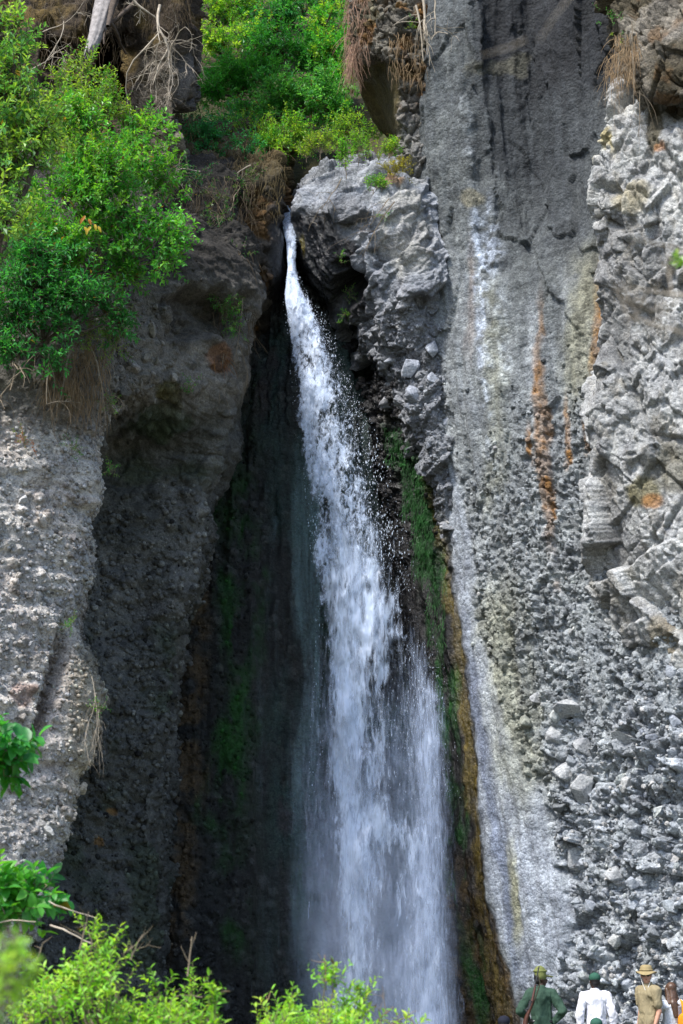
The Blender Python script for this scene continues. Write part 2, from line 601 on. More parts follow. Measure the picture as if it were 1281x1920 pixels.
def right_col(p, u, v, aux):
    pf = fan(p, u, v)
    fl, rough, slab, tone, rp, gr, big = aux
    N = len(p)
    n1 = fbm(p, 0.7, 4, 61)
    n2 = fbm(pf * A3(1, 1, 0.10), 2.4, 5, 62)
    col = np.tile(A3(0.112, 0.115, 0.110), (N, 1))
    col = mixc(col, (0.235, 0.24, 0.235), sst(420, 760, v - 0.5 * (u - 900) + 200 * n1))
    col = mixc(col, (0.34, 0.345, 0.34), sst(0.05, 0.45, n2) * sst(350, 700, v) * 0.7)
    col = mixc(col, (0.10, 0.10, 0.095), sst(0.1, 0.45, -n2) * sst(350, 700, v) * 0.55)
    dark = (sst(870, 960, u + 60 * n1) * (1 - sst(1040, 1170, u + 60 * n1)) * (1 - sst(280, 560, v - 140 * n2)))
    col = mixc(col, (0.040, 0.043, 0.045), dark * 0.95)  # wet dark rock, with shade from overhanging trees put into the colour
    col = mixc(col, (0.022, 0.023, 0.025), sst(850, 930, u) * (1 - sst(1130, 1170, u)) * (1 - sst(90, 260, v + 120 * n1)))  # tree shade painted darker still along the top of the tuff
    col = mixc(col, (0.10, 0.09, 0.06), spot(p, u, v, 930, 125, 48, 22, 63, 1.0) * 0.6)
    col = mixc(col, (0.29, 0.29, 0.28), rough * 0.7)
    col = mixc(col, (0.37, 0.375, 0.38), rough * big)
    col = mixc(col, (0.23, 0.235, 0.25), rough * (1 - sst(800, 850, u)) * (1 - sst(700, 900, v)))
    col = mixc(col, (0.37, 0.385, 0.42), slab * 0.8)
    col = mixc(col, (0.36, 0.37, 0.37), sst(0.1, 0.5, n2) * slab * 0.7)
    col = mixc(col, (0.18, 0.20, 0.26), streak(p, u, v, [(1200, 872), (1400, 912), (1600, 945), (1830, 985)], 12, 0.4, 0.6, 64) * 0.8)
    col = mixc(col, (0.36, 0.33, 0.17), streak(p, u, v, [(1100, 930), (1250, 945), (1400, 975), (1520, 1000)], 42, 0.6, 0.7, 65) * 0.36 * sst(-0.2, 0.3, n1 + 0.3))
    col = mixc(col, (0.34, 0.31, 0.16), streak(p, u, v, [(1590, 965), (1700, 970), (1760, 975)], 9, 0.5, 0.7, 66) * 0.7)
    # mineral streaks running down the tuff
    grain = sst(-0.25, 0.25, fbm(p, 6.0, 4, 67)) * (0.4 + 0.6 * sst(-0.3, 0.2, fbm(pf * A3(1, 1, 0.05), 7, 3, 94)))
    col = mixc(col, (0.52, 0.53, 0.52), streak(p, u, v, [(170, 866), (300, 880), (370, 890)], 14, 0.5, 0.8, 68) * 0.6 * grain)
    col = mixc(col, (0.62, 0.66, 0.74), streak(p, u, v, [(395, 902), (480, 912), (560, 905), (760, 920), (900, 930)], [24, 28, 18, 11, 7], 0.5, 0.7, 69) * 0.75 * grain)
    col = mixc(col, (0.58, 0.60, 0.60), streak(p, u, v, [(540, 930), (640, 946), (730, 955)], 15, 0.6, 0.8, 70) * 0.65 * grain)
    col = mixc(col, (0.25, 0.235, 0.15), streak(p, u, v, [(560, 920), (760, 935), (950, 915)], 20, 0.6, 0.8, 71) * 0.5)
    col = mixc(col, (0.24, 0.21, 0.14), spot(p, u, v, 885, 370, 30, 18, 72) * 0.7)
    col = mixc(col, (0.20, 0.15, 0.12), streak(p, u, v, [(470, 882), (640, 880)], 8, 0.5, 0.8, 73) * 0.6)
    rust = streak(p, u, v, [(600, 1018), (700, 1013), (850, 1021), (1000, 1036)], [7, 12, 11, 6], 0.5, 0.6, 74)
    for k, (pth, w) in enumerate([([(470, 1131), (600, 1124), (720, 1118)], 8), ([(765, 1104), (830, 1108)], 8), ([(800, 996), (870, 1000)], 5),
                                  ([(750, 1064), (860, 1068)], 5), ([(1110, 1045), (1130, 1045)], 7)]):
        rust = np.maximum(rust, streak(p, u, v, pth, w, 0.5, 0.6, 75 + k, endsoft=20))
    col = mixc(col, (0.25, 0.115, 0.028), rust * 0.95 * (0.5 + 0.5 * grain))
    col = mixc(col, (0.33, 0.30, 0.19), streak(p, u, v, [(480, 1105), (760, 1090)], 24, 0.6, 0.8, 84) * 0.5)
    run = sst(-0.25, 0.3, fbm(pf * A3(1, 1, 0.05), 9, 3, 93))
    col = col * (0.86 + 0.28 * run)[:, None] * A3(0.93, 1.0, 1.09)
    # wet flank
    dk = np.tile(A3(0.028, 0.028, 0.030), (N, 1))
    dk = mixc(dk, (0.10, 0.095, 0.095), sst(0.15, 0.5, fbm(p, 3.5, 3, 85)) * (1 - sst(1000, 1300, v)) * 0.8)
    dk = mixc(dk, (0.075, 0.05, 0.020), sst(1560, 1680, v + 60 * n1) * (0.25 + 0.75 * sst(-0.2, 0.3, fbm(p, 4, 3, 86))))
    ew = edge_u(v)
    ol = streak(p, u, v, [(900, 795), (1000, 818), (1200, 858), (1400, 882), (1600, 900), (1700, 908), (1850, 935), (1920, 950)], [4, 7, 8, 9, 10, 11, 13, 14], 0.6, 0.6, 87)
    dk = mixc(dk, (0.125, 0.092, 0.018), ol * 0.9 * (0.5 + 0.5 * sst(-0.3, 0.3, fbm(p * A3(1, 1, 0.2), 5, 3, 88))))
    gm = streak(p, u, v, [(820, 742), (880, 776), (960, 792), (1060, 803), (1200, 826), (1400, 850), (1600, 865), (1720, 872)], [20, 26, 22, 18, 18, 16, 14, 12], 0.8, 0.8, 89)
    gm = np.maximum(gm, streak(p, u, v, [(1770, 886), (1850, 893), (1900, 905)], 18, 0.6, 0.6, 90))
    dk = mixc(dk, (0.014, 0.085, 0.014), gm * sst(-0.2, 0.25, fbm(p * A3(1, 1, 0.4), 3.5, 4, 91)))
    dk = mixc(dk, (0.02, 0.02, 0.022), spot(p, u, v, 665, 640, 32, 90, 92) * 0.9)
    col = col * (1 - fl[:, None]) + dk * fl[:, None]
    # mineral or rubble of lighter and darker clasts
    col *= (1 + (tone - 0.5) * 0.75 * rough + (rp - 0.3) * 0.25)[:, None]
    wet = 0.06 + 0.8 * fl + 0.22 * slab + 0.12 * dark
    return col, wet


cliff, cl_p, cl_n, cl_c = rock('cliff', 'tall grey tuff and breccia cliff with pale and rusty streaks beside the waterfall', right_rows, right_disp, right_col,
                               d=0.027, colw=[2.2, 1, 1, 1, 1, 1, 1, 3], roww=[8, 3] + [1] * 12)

# ---- fractured pale outcrop standing out of the cliff
out_rows = []
for v, eu, eY, mu, mY, rY in [(150, 1170, 33.2, 1225, 32.9, 32.6), (185, 1158, 32.9, 1215, 32.4, 32.1), (250, 1143, 32.5, 1200, 32.0, 31.7), (330, 1126, 32.2, 1195, 31.8, 31.5), (392, 1106, 31.8, 1190, 31.6, 31.4),
                              (425, 1116, 32.3, 1195, 31.7, 31.4), (490, 1138, 32.5, 1200, 31.8, 31.4), (640, 1131, 32.2, 1205, 31.6, 31.3),
                              (760, 1113, 32.35, 1200, 31.6, 31.2), (900, 1109, 32.45, 1190, 31.6, 31.2), (1000, 1113, 32.6, 1190, 31.75, 31.2), (1120, 1130, 32.75, 1205, 32.0, 31.35),
                              (1220, 1150, 32.85, 1225, 32.25, 31.6), (1330, 1170, 32.9, 1235, 32.5, 31.85), (1450, 1200, 33.0, 1250, 32.7, 32.3)]:
    out_rows.append((v, [(eu + 14, eY + 1.5), (eu, eY), (mu, mY), (1281, rY), (1520, rY - 1.3)]))


def out_disp(p, u, v):
    w = np.stack([fbm(p, 0.9, 4, 101), fbm(p, 0.9, 4, 102), fbm(p, 0.9, 4, 103)], -1)
    q = tilted(p + 0.09 * w, -20, 0.8, 1.6)
    q2 = tilted(p + 0.07 * w, 34, 0.85, 1.35)
    b0, r0, _ = blocks(q, 1.0, 104, 0.22, 0.28, 0.07, 0.05)
    b1, r1, _ = blocks(q2, 0.48, 105, 0.26, 0.32, 0.11, 0.06)
    b2, r2, _ = blocks(q, 0.20, 106, 0.30, 0.38, 0.15, 0.08)
    b3, r3, _ = blocks(q2, 0.09, 107, 0.22, 0.40, 0.10, 0.1)
    rg = sst(-0.15, 0.30, fbm(p, 1.1, 3, 108))
    h = b0 + 0.85 * b1 + (0.12 + 0.9 * rg) * b2 + 0.8 * rg * b3 + 0.03 * fbm(tilted(p, -28, 0.5, 2.0), 5, 4, 96, ridge=True) + 0.10 * fbm(p, 1.0, 5, 109) + 0.05 * fbm(p * A3(1, 1, 0.2), 3, 3, 99, ridge=True)
    return h, (r0, r1, r2, rg)


def out_col(p, u, v, aux):
    r0, r1, r2, rg = aux
    n1 = fbm(p, 0.9, 4, 111)
    n2 = fbm(p * A3(1, 1, 0.3), 2.5, 4, 112)
    col = np.tile(A3(0.36, 0.37, 0.375), (len(p), 1)) * (0.68 + 0.35 * r1 + 0.25 * r2)[:, None]
    col = mixc(col, (0.15, 0.15, 0.15), sst(0.05, 0.35, fbm(p * A3(1, 1, 0.22), 1.6, 5, 98)) * 0.75)
    col = mixc(col, (0.20, 0.205, 0.205), sst(0.05, 0.4, n2) * 0.6)
    col = mixc(col, (0.21, 0.20, 0.175), sst(0.1, 0.35, fbm(tilted(p, -28, 0.6, 1.8), 3.5, 5, 97)) * 0.6)
    col = mixc(col, (0.48, 0.48, 0.46), (1 - sst(330, 620, v)) * 0.45 * sst(-0.2, 0.3, n1))
    col = mixc(col, (0.38, 0.33, 0.20), spot(p, u, v, 1180, 370, 40, 30, 113) * 0.5)
    col = mixc(col, (0.13, 0.11, 0.03), spot(p, u, v, 1205, 925, 35, 30, 114) * 0.75)
    col = mixc(col, (0.34, 0.17, 0.06), spot(p, u, v, 1222, 938, 22, 18, 115) * 0.8)
    col = mixc(col, (0.16, 0.12, 0.05), spot(p, u, v, 1245, 1210, 25, 70, 116) * 0.6)
    col = mixc(col, (0.11, 0.10, 0.06), spot(p, u, v, 1260, 870, 40, 45, 117) * 0.6)
    col = mixc(col, (0.07, 0.055, 0.02), spot(p, u, v, 1228, 250, 16, 45, 118) * 0.8)
    col = mixc(col, (0.36, 0.29, 0.10), streak(p, u, v, [(230, 1142), (300, 1148)], 5, 0.4, 0.6, 119, endsoft=20) * 0.7)
    col = mixc(col, (0.30, 0.14, 0.05), spot(p, u, v, 1240, 287, 12, 9, 120) * 0.7)
    return col, 0.06 + 0.0 * n1


outcrop, oc_p, oc_n, oc_c = rock('outcrop', 'pale fractured lava outcrop jutting from the right side of the grey cliff', out_rows, out_disp, out_col, d=0.019, colw=[1, 1, 1, 3], ease=0.6)

ovh_rows = [(v, [(eu + 20, eY + 1.6), (eu, eY), (mu, mY), (1281, rY), (1520, rY - 1.2)]) for v, eu, eY, mu, mY, rY in
            [(-290, 1130, 40, 1200, 39.5, 39), (-250, 1128, 33.2, 1200, 32.7, 32.3), (-20, 1140, 32.5, 1200, 31.8, 31.2), (70, 1152, 32.2, 1205, 31.5, 31.0), (130, 1172, 32.0, 1215, 31.3, 30.9),
             (180, 1192, 31.9, 1232, 31.3, 31.0), (196, 1200, 32.5, 1235, 32.1, 31.8), (215, 1210, 33.2, 1240, 32.8, 32.4)]]


def ovh_col(p, u, v, aux):
    r0, r1, r2, rg = aux
    n1 = fbm(p, 1.2, 4, 121)
    col = np.tile(A3(0.17, 0.155, 0.13), (len(p), 1)) * (0.6 + 0.5 * r1 + 0.4 * r2)[:, None]
    col = mixc(col, (0.05, 0.04, 0.02), sst(-0.1, 0.3, n1 + 0.35 * (1 - sst(1150, 1215, u))) * 0.8)
    col = mixc(col, (0.11, 0.055, 0.016), sst(0.1, 0.4, fbm(p, 2.2, 3, 122)) * 0.6)
    return col, 0.05 + 0 * n1


overhang, ov_p, ov_n, ov_c = rock('overhang', 'brown mossy rock overhang above the pale lava outcrop', ovh_rows, out_disp, ovh_col, d=0.024, colw=[2, 1, 1, 3], roww=[8, 2, 1, 1, 1, 1, 1])

# ---- lava ledge beside the lip of the fall
led_rows = []
for v, cs in [
    (300, [(640, 39), (640, 38.5), (665, 38.3), (700, 38), (760, 37.5), (818, 37)]),
    (326, [(600, 38.5), (592, 36.6), (640, 36.3), (700, 36.2), (762, 35.8), (818, 35.8)]),
    (340, [(580, 38.5), (573, 36.2), (630, 35.7), (700, 35.5), (765, 35.3), (818, 35.4)]),
    (368, [(562, 38.5), (553, 36.1), (620, 35.3), (690, 35.1), (768, 34.9), (820, 35.2)]),
    (398, [(556, 38.5), (545, 36.1), (612, 35.3), (690, 34.8), (770, 34.7), (822, 35.1)]),
    (440, [(566, 38.5), (560, 36.2), (615, 35.5), (690, 34.8), (772, 34.6), (826, 35.0)]),
    (500, [(575, 38.5), (574, 36.4), (618, 35.9), (690, 35.0), (775, 34.6), (830, 35.0)]),
    (550, [(600, 38.5), (600, 36.7), (632, 36.2), (694, 35.3), (776, 34.7), (834, 34.9)]),
    (600, [(645, 38.5), (640, 37.4), (664, 36.6), (708, 35.6), (780, 34.9), (838, 35.0)]),
    (660, [(690, 38.5), (684, 37.0), (704, 36.1), (736, 35.5), (790, 35.0), (842, 35.1)]),
    (740, [(735, 38.0), (735, 36.4), (750, 35.8), (772, 35.4), (806, 35.0), (850, 35.1)]),
    (830, [(775, 37.8), (776, 36.0), (786, 35.5), (802, 35.2), (826, 34.9), (862, 35.1)]),
    (940, [(806, 37.6), (808, 35.8), (816, 35.5), (828, 35.3), (846, 35.1), (872, 35.3)]),
    (1020, [(830, 37.6), (832, 36.2), (838, 36.0), (848, 35.8), (860, 35.7), (880, 35.8)]),
]:
    led_rows.append((v, cs))


def led_disp(p, u, v):
    q = p + 0.08 * np.stack([fbm(p, 1.2, 3, 131), fbm(p, 1.2, 3, 132), fbm(p, 1.2, 3, 133)], -1) + 0.03 * fbm(p, 5, 2, 134)[:, None]
    q = tilted(q, 35, 0.8, 1.5)
    b1, r1, _ = blocks(q, 0.80, 135, 0.34, 0.30, 0.06, 0.03)
    b2, r2, _ = blocks(q, 0.34, 136, 0.36, 0.30, 0.10, 0.04)
    b3, r3, _ = blocks(q, 0.14, 137, 0.2, 0.36, 0.08, 0.08)
    flu = (1 - sst(5, 30, u - (575 + (v - 400) * 0.36) - 32)) * sst(385, 410, v) * (1 - sst(560, 600, v))   # water-worn flutes at the lip
    g = fbm((p - 0.12 * (p[:, 2:3] - 15) * A3(-1, 0, 0)) * A3(1, 1, 0.1), 5, 2, 138, ridge=True)
    sm = sst(-0.2, 0.3, fbm(p, 0.9, 3, 150))
    h = (1 - flu) * (b1 + 0.85 * b2 + (0.2 + 0.7 * sm) * b3 + 0.03 * fbm(p, 7, 3, 149)) + 0.08 * g * flu + 0.10 * fbm(p, 1.0, 4, 139)
    lowr = sst(510, 640, v + 0.5 * (u - 700) + 60 * fbm(p, 1.2, 3, 130))
    pb, rp, mp = pebbles(p, 0.24, 140, 0.05, 0.6, 1.6)
    pc, rq, mq = pebbles(p, 0.11, 129, 0.2, 0.6)
    h += lowr * (pb * 0.9 + 0.6 * pc)
    h -= 0.75 * spot(p, u, v, 650, 545, 26, 34, 141, 0.3) + 0.35 * spot(p, u, v, 640, 500, 18, 16, 142, 0.3)
    return h, (r1, r2, flu, lowr)


def led_col(p, u, v, aux):
    r1, r2, flu, lowr = aux
    n1 = fbm(p, 1.2, 4, 143)
    col = np.tile(A3(0.225, 0.243, 0.275), (len(p), 1)) * (0.7 + 0.4 * r1 + 0.3 * r2)[:, None]
    col = mixc(col, (0.37, 0.365, 0.34), spot(p, u, v, 760, 430, 45, 90, 144) * 0.75)
    col = mixc(col, (0.18, 0.19, 0.21), lowr * 0.7)
    col = mixc(col, (0.13, 0.13, 0.135), sst(0.1, 0.5, n1) * 0.5)
    col = mixc(col, (0.40, 0.41, 0.44), sst(0.15, 0.5, fbm(p, 2.6, 3, 128)) * 0.5)
    col = mixc(col, (0.27, 0.15, 0.06), spot(p, u, v, 735, 352, 22, 10, 145) * 0.7)
    col = mixc(col, (0.022, 0.024, 0.028), flu)
    col = mixc(col, (0.09, 0.075, 0.01), streak(p, u, v, [(435, 567), (480, 578)], 4, 0.4, 0.6, 146, endsoft=12) * 0.9)
    col = mixc(col, (0.04, 0.04, 0.045), np.clip(spot(p, u, v, 655, 550, 38, 45, 147) + spot(p, u, v, 640, 470, 25, 25, 148), 0, 1))
    return col, 0.12 + 0.8 * flu


ledge, le_p, le_n, le_c = rock('lava_ledge', 'bluish grey lava ledge at the lip of the waterfall', led_rows, led_disp, led_col, d=0.018, colw=[2, 1, 1, 1, 1], sm=(0.12, 0.10), ease=0.55)

# ---- dark block with a hollow underside, above the ledge
blk_rows = []
for v, cs in [
    (-290, [(660, 44), (650, 43), (700, 42.5), (760, 42), (812, 42)]),
    (-240, [(660, 41), (645, 37.3), (700, 36.6), (760, 36.2), (812, 36.3)]),
    (-20, [(670, 40), (653, 36.1), (692, 35.6), (750, 35.2), (812, 35.5)]),
    (60, [(672, 40), (656, 35.9), (690, 35.4), (748, 35.0), (812, 35.4)]),
    (108, [(672, 40), (657, 35.9), (692, 35.4), (742, 35.0), (812, 35.4)]),
    (124, [(678, 40), (663, 36.6), (694, 36.5), (742, 35.2), (812, 35.4)]),
    (180, [(690, 40), (674, 37.6), (705, 37.4), (747, 35.4), (812, 35.4)]),
    (230, [(712, 40), (700, 38.2), (722, 37.8), (750, 35.4), (812, 35.4)]),
    (262, [(740, 40), (735, 38.4), (742, 37.6), (754, 35.4), (812, 35.4)]),
    (300, [(745, 40), (742, 38.2), (748, 37.0), (760, 35.4), (812, 35.4)]),
    (345, [(745, 40), (742, 38.2), (748, 37.0), (760, 35.5), (812, 35.5)]),
]:
    blk_rows.append((v, cs))


def blk_disp(p, u, v):
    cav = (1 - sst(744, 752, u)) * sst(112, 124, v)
    b1, r1, _ = blocks(p, 0.42, 151, 0.35, 0.5, 0.2, 0.08)
    b2, r2, _ = blocks(p, 0.18, 152, 0.45, 0.55, 0.25, 0.1)
    pb, rp, mp = pebbles(p, 0.15, 153, 0.2, 0.6)
    h = (1 - cav) * (0.8 * b1 + b2 + 0.5 * pb) + 0.08 * fbm(p, 1.2, 4, 154) + 0.025 * fbm(p, 7, 3, 155)
    return h, (cav, r1, r2)


def blk_col(p, u, v, aux):
    cav, r1, r2 = aux
    n1 = fbm(p, 1.6, 4, 156)
    col = np.tile(A3(0.13, 0.12, 0.10), (len(p), 1)) * (0.6 + 0.5 * r1 + 0.4 * r2)[:, None]
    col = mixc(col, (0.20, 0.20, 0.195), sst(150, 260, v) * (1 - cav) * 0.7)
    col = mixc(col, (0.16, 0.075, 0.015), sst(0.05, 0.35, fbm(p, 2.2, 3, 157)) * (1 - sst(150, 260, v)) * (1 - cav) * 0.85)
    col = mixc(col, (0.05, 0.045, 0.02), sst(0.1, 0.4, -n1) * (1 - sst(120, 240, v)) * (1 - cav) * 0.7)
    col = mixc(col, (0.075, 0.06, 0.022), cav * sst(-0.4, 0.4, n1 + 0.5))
    return col, 0.05 + 0 * n1


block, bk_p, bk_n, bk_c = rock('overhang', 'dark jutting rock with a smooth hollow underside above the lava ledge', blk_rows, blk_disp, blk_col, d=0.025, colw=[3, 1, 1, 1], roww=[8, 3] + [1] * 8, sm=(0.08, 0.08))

# ---- left cliff: pale buttress in front, dark recess behind it
EL = np.array([(380, 150), (480, 170), (560, 180), (650, 190), (740, 192), (780, 190), (860, 188), (1000, 180), (1100, 164), (1160, 146), (1210, 150), (1250, 170), (1300, 193), (1400, 196), (1480, 165), (1560, 128), (1650, 90), (1750, 70), (2000, 45)], float)
EL[:, 1] -= np.interp(EL[:, 0], [600, 760, 1150, 1250, 1450, 1600], [0, 10, 12, 32, 34, 20])
ER = np.array([(380, 440), (480, 474), (560, 482), (600, 470), (650, 445), (740, 424), (780, 416), (860, 401), (1000, 367), (1100, 360), (1200, 334), (1300, 318), (1400, 312), (1500, 305), (1650, 298), (2000, 288)], float)
left_rows = []
for v in (300, 390, 480, 560, 620, 680, 735, 785, 850, 930, 1000, 1080, 1160, 1210, 1255, 1310, 1400, 1480, 1560, 1650, 1780, 2000):
    el = np.interp(v, EL[:, 0], EL[:, 1]); er = np.interp(v, ER[:, 0], ER[:, 1])
    y2 = np.interp(v, [300, 390, 480, 740, 2000], [33.2, 31, 30, 29.6, 28.2])
    k = float(sst(735, 850, np.array(v)))
    kk = float(sst(430, 300, np.array(-v)) if False else 0)
    y3 = y2 + 0.6 + k * 2.6
    y4 = np.interp(v, [300, 390, 480, 740, 850, 2000], [34.5, 32.6, 31.3, 31.3, 32.9, 32.5])
    y5 = np.interp(v, [300, 390, 480, 740, 850, 2000], [36, 34, 32.8, 32.4, 33.1, 32.9])
    b = 1500 - v
    left_rows.append((v, [(-330, y2 - 3.0), (-40, y2 - 1.3), (el * 0.55, y2 - 0.45), (el, y2), (el + 14 + (1 - k) * 60, y3), ((el + er) / 2 + (1 - k) * 30, y4), (er, y5), (er + 22, 37.6)]))


def left_disp(p, u, v):
    el = np.interp(v, EL[:, 0], EL[:, 1])
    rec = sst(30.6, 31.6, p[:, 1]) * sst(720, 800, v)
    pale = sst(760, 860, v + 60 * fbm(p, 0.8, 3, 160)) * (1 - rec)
    h = 0.25 * fbm(p, 0.5, 4, 161) + 0.09 * fbm(p, 1.7, 4, 162) + 0.03 * fbm(p, 6, 3, 163)
    d1, r1, m1 = pebbles(p, 0.36, 164, 0.04, 0.52, 2.4)
    d2, r2, m2 = pebbles(p, 0.19, 165, 0.05, 0.62, 1.8)
    d3, r3, m3 = pebbles(p, 0.085, 166, 0.12, 0.62, 1.2)
    h += 0.16 * fbm(p * A3(0.5, 0.5, 2.6), 0.8, 4, 158) + 0.05 * fbm(p * A3(0.6, 0.6, 2.2), 3.0, 3, 159)
    h -= 0.55 * spot(p, u, v, 385, 590, 75, 45, 157) * (v < 700)
    lay = sst(-0.35, 0.35, fbm(p * A3(0.35, 0.35, 1.6), 0.9, 3, 167))            # beds with more and fewer stones
    h += (0.3 + 0.7 * lay) * (0.8 * d1 + 0.9 * d2) + (0.25 + 0.5 * sst(-0.3, 0.3, fbm(p, 1.3, 3, 156))) * d3
    bb, rb, _ = blocks(p, 0.5, 168, 0.3, 0.3, 0.15, 0.08, (1.4, 1.4, 0.8))
    h += 0.38 * bb * (0.5 + 0.5 * rec)
    h += 0.34 * fbm(p, 0.42, 2, 155)
    # a notch between the upper buttress and its lower bulge, a gully above it
    h -= 0.28 * streak(p, u, v, [(1150, 128), (1230, 105), (1330, 75), (1430, 40)], 14, 0.4, 0.8, 169)
    h -= 0.22 * streak(p, u, v, [(1420, 190), (1425, 120), (1430, 60)], 20, 0.4, 0.8, 170) * 0
    tone = np.where(m2, r2, np.where(m1, r1, np.where(m3, 0.35 + 0.3 * r3, 0.5)))
    return h, (rec, pale, tone, lay, m2 | m1)


def left_col(p, u, v, aux):
    rec, pale, tone, lay, mm = aux
    n1 = fbm(p, 0.7, 4, 171)
    col = np.tile(A3(0.17, 0.16, 0.142), (len(p), 1))
    col = mixc(col, (0.49, 0.463, 0.43), pale * 0.97)
    col = mixc(col, (0.50, 0.405, 0.36), pale * sst(0.0, 0.4, fbm(p, 0.9, 3, 172)) * 0.3)
    col = mixc(col, (0.30, 0.26, 0.17), pale * sst(1180, 1260, v) * sst(85, 150, u) * 0.6)
    col = mixc(col, (0.30, 0.15, 0.10), pale * spot(p, u, v, 25, 1310, 22, 25, 173) * 0.5)
    col = mixc(col, (0.11, 0.075, 0.045), streak(p, u, v, [(1200, 112), (1300, 85), (1400, 60)], 10, 0.5, 0.7, 174) * 0.7)
    col = mixc(col, (0.085, 0.090, 0.086), rec * 0.97)  # damp dark rock, with the shade of the recess deepened in its colour
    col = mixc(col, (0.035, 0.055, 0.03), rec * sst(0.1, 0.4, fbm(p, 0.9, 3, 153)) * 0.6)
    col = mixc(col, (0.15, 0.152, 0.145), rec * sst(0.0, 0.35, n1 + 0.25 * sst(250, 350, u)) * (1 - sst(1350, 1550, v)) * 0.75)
    col = mixc(col, (0.02, 0.05, 0.012), rec * spot(p, u, v, 290, 790, 60, 40, 175) * 0.6)
    col = mixc(col, (0.07, 0.065, 0.015), spot(p, u, v, 318, 735, 22, 22, 176) * 0.8)
    col = mixc(col, (0.028, 0.025, 0.021), (0.85 + 0.1 * sst(200, 290, u)) * (1 - sst(470, 590, v + 60 * n1)))  # darkness of the hollow behind the shrubs painted into the rock
    col = mixc(col, (0.07, 0.066, 0.06), spot(p, u, v, 370, 600, 90, 55, 177) * 0.7)  # overhang shadow painted under the cobbles
    col = mixc(col, (0.17, 0.075, 0.03), spot(p, u, v, 400, 672, 22, 28, 178) * 0.7)
    col = mixc(col, (0.25, 0.13, 0.03), rec * np.maximum(spot(p, u, v, 195, 1577, 9, 10, 179), spot(p, u, v, 220, 1522, 8, 8, 180)) * 0.7)
    col *= (1 + (tone - 0.5) * 0.8)[:, None]
    wet = 0.06 + 0.30 * rec
    return col, wet


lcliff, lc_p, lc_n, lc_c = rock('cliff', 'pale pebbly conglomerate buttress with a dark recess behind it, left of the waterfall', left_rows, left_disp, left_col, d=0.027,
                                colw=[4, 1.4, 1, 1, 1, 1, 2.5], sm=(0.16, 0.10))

# ---- dark bank under the hill, left of the lip
bank_rows = [(v, cs) for v, cs in [
    (225, [(230, 36.5), (340, 38), (440, 39), (520, 40), (552, 42)]),
    (290, [(230, 34.6), (340, 35.6), (440, 36.6), (520, 37.4), (548, 40)]),
    (340, [(240, 33.8), (340, 34.7), (440, 35.4), (521, 36.3), (540, 39)]),
    (400, [(250, 33.4), (345, 34.5), (440, 35.2), (525, 36.0), (537, 39)]),
    (470, [(260, 33.3), (350, 34.4), (440, 35.2), (528, 35.9), (538, 39)]),
    (525, [(260, 33.4), (360, 34.5), (445, 35.4), (530, 36.0), (538, 39)]),
    (560, [(260, 34.0), (360, 35.4), (450, 36.6), (510, 37.4), (530, 39)]),
    (640, [(260, 35.0), (360, 36.8), (450, 37.6), (500, 38.2), (520, 39.5)]),
]]


def bank_disp(p, u, v):
    d1, r1, m1 = pebbles(p, 0.36, 181, 0.15, 0.6)
    b2, r2, _ = blocks(p, 0.3, 182, 0.5, 0.6, 0.3, 0.1)
    smooth = sst(495, 520, u) * sst(400, 430, v)
    h = (1 - smooth) * (d1 + 0.9 * b2) + 0.18 * fbm(p, 1.1, 4, 183) + 0.04 * fbm(p, 5, 3, 184)
    return h, (r1, r2, smooth)


def bank_col(p, u, v, aux):
    r1, r2, smooth = aux
    col = np.tile(A3(0.055, 0.048, 0.04), (len(p), 1)) * (0.6 + 0.8 * r2)[:, None]
    col = mixc(col, (0.13, 0.065, 0.014), sst(0.0, 0.3, fbm(p, 1.8, 3, 185)) * 0.7 * (1 - smooth))
    col = mixc(col, (0.10, 0.08, 0.04), (1 - sst(320, 380, v)) * 0.7)
    col = mixc(col, (0.022, 0.023, 0.026), smooth)
    col = mixc(col, (0.12, 0.13, 0.14), spot(p, u, v, 445, 345, 14, 22, 186) * 0.6)
    return col, 0.08 + 0.7 * smooth


bank, ba_p, ba_n, ba_c = rock('rock_bank', 'dark stony bank with rusty moss under the green hillside', bank_rows, bank_disp, bank_col, d=0.028, colw=[1.3, 1, 1, 2])

# ---- soil bank and rock pillar at the upper left
soil_rows = [(v, cs) for v, cs in [
    (-330, [(-300, 39), (0, 40.5), (150, 41), (260, 41.5), (340, 42), (400, 43)]),
    (-280, [(-300, 35.5), (0, 37), (150, 37.4), (260, 37.6), (340, 38), (395, 40)]),
    (-40, [(-300, 33.5), (0, 35), (150, 35.2), (250, 35.0), (335, 35.0), (385, 37.5)]),
    (50, [(-300, 32.7), (0, 34.2), (150, 34.6), (235, 34.8), (330, 34.2), (376, 37)]),
    (100, [(-300, 32.3), (0, 33.8), (150, 34.9), (225, 35.5), (325, 33.7), (371, 36)]),
    (160, [(-300, 31.8), (0, 33.3), (150, 34.7), (228, 35.3), (322, 33.6), (369, 35.6)]),
    (230, [(-300, 31.2), (0, 32.7), (150, 34.0), (232, 34.7), (318, 33.5), (352, 35.4)]),
    (300, [(-300, 30.6), (0, 32), (150, 33.2), (240, 34), (308, 33.4), (342, 35.2)]),
    (430, [(-300, 29.8), (0, 31.2), (150, 32.4), (250, 33.2), (320, 33.8), (350, 35.4)]),
    (600, [(-300, 30), (0, 31.4), (150, 32.6), (250, 33.4), (330, 34), (350, 35.6)]),
]]


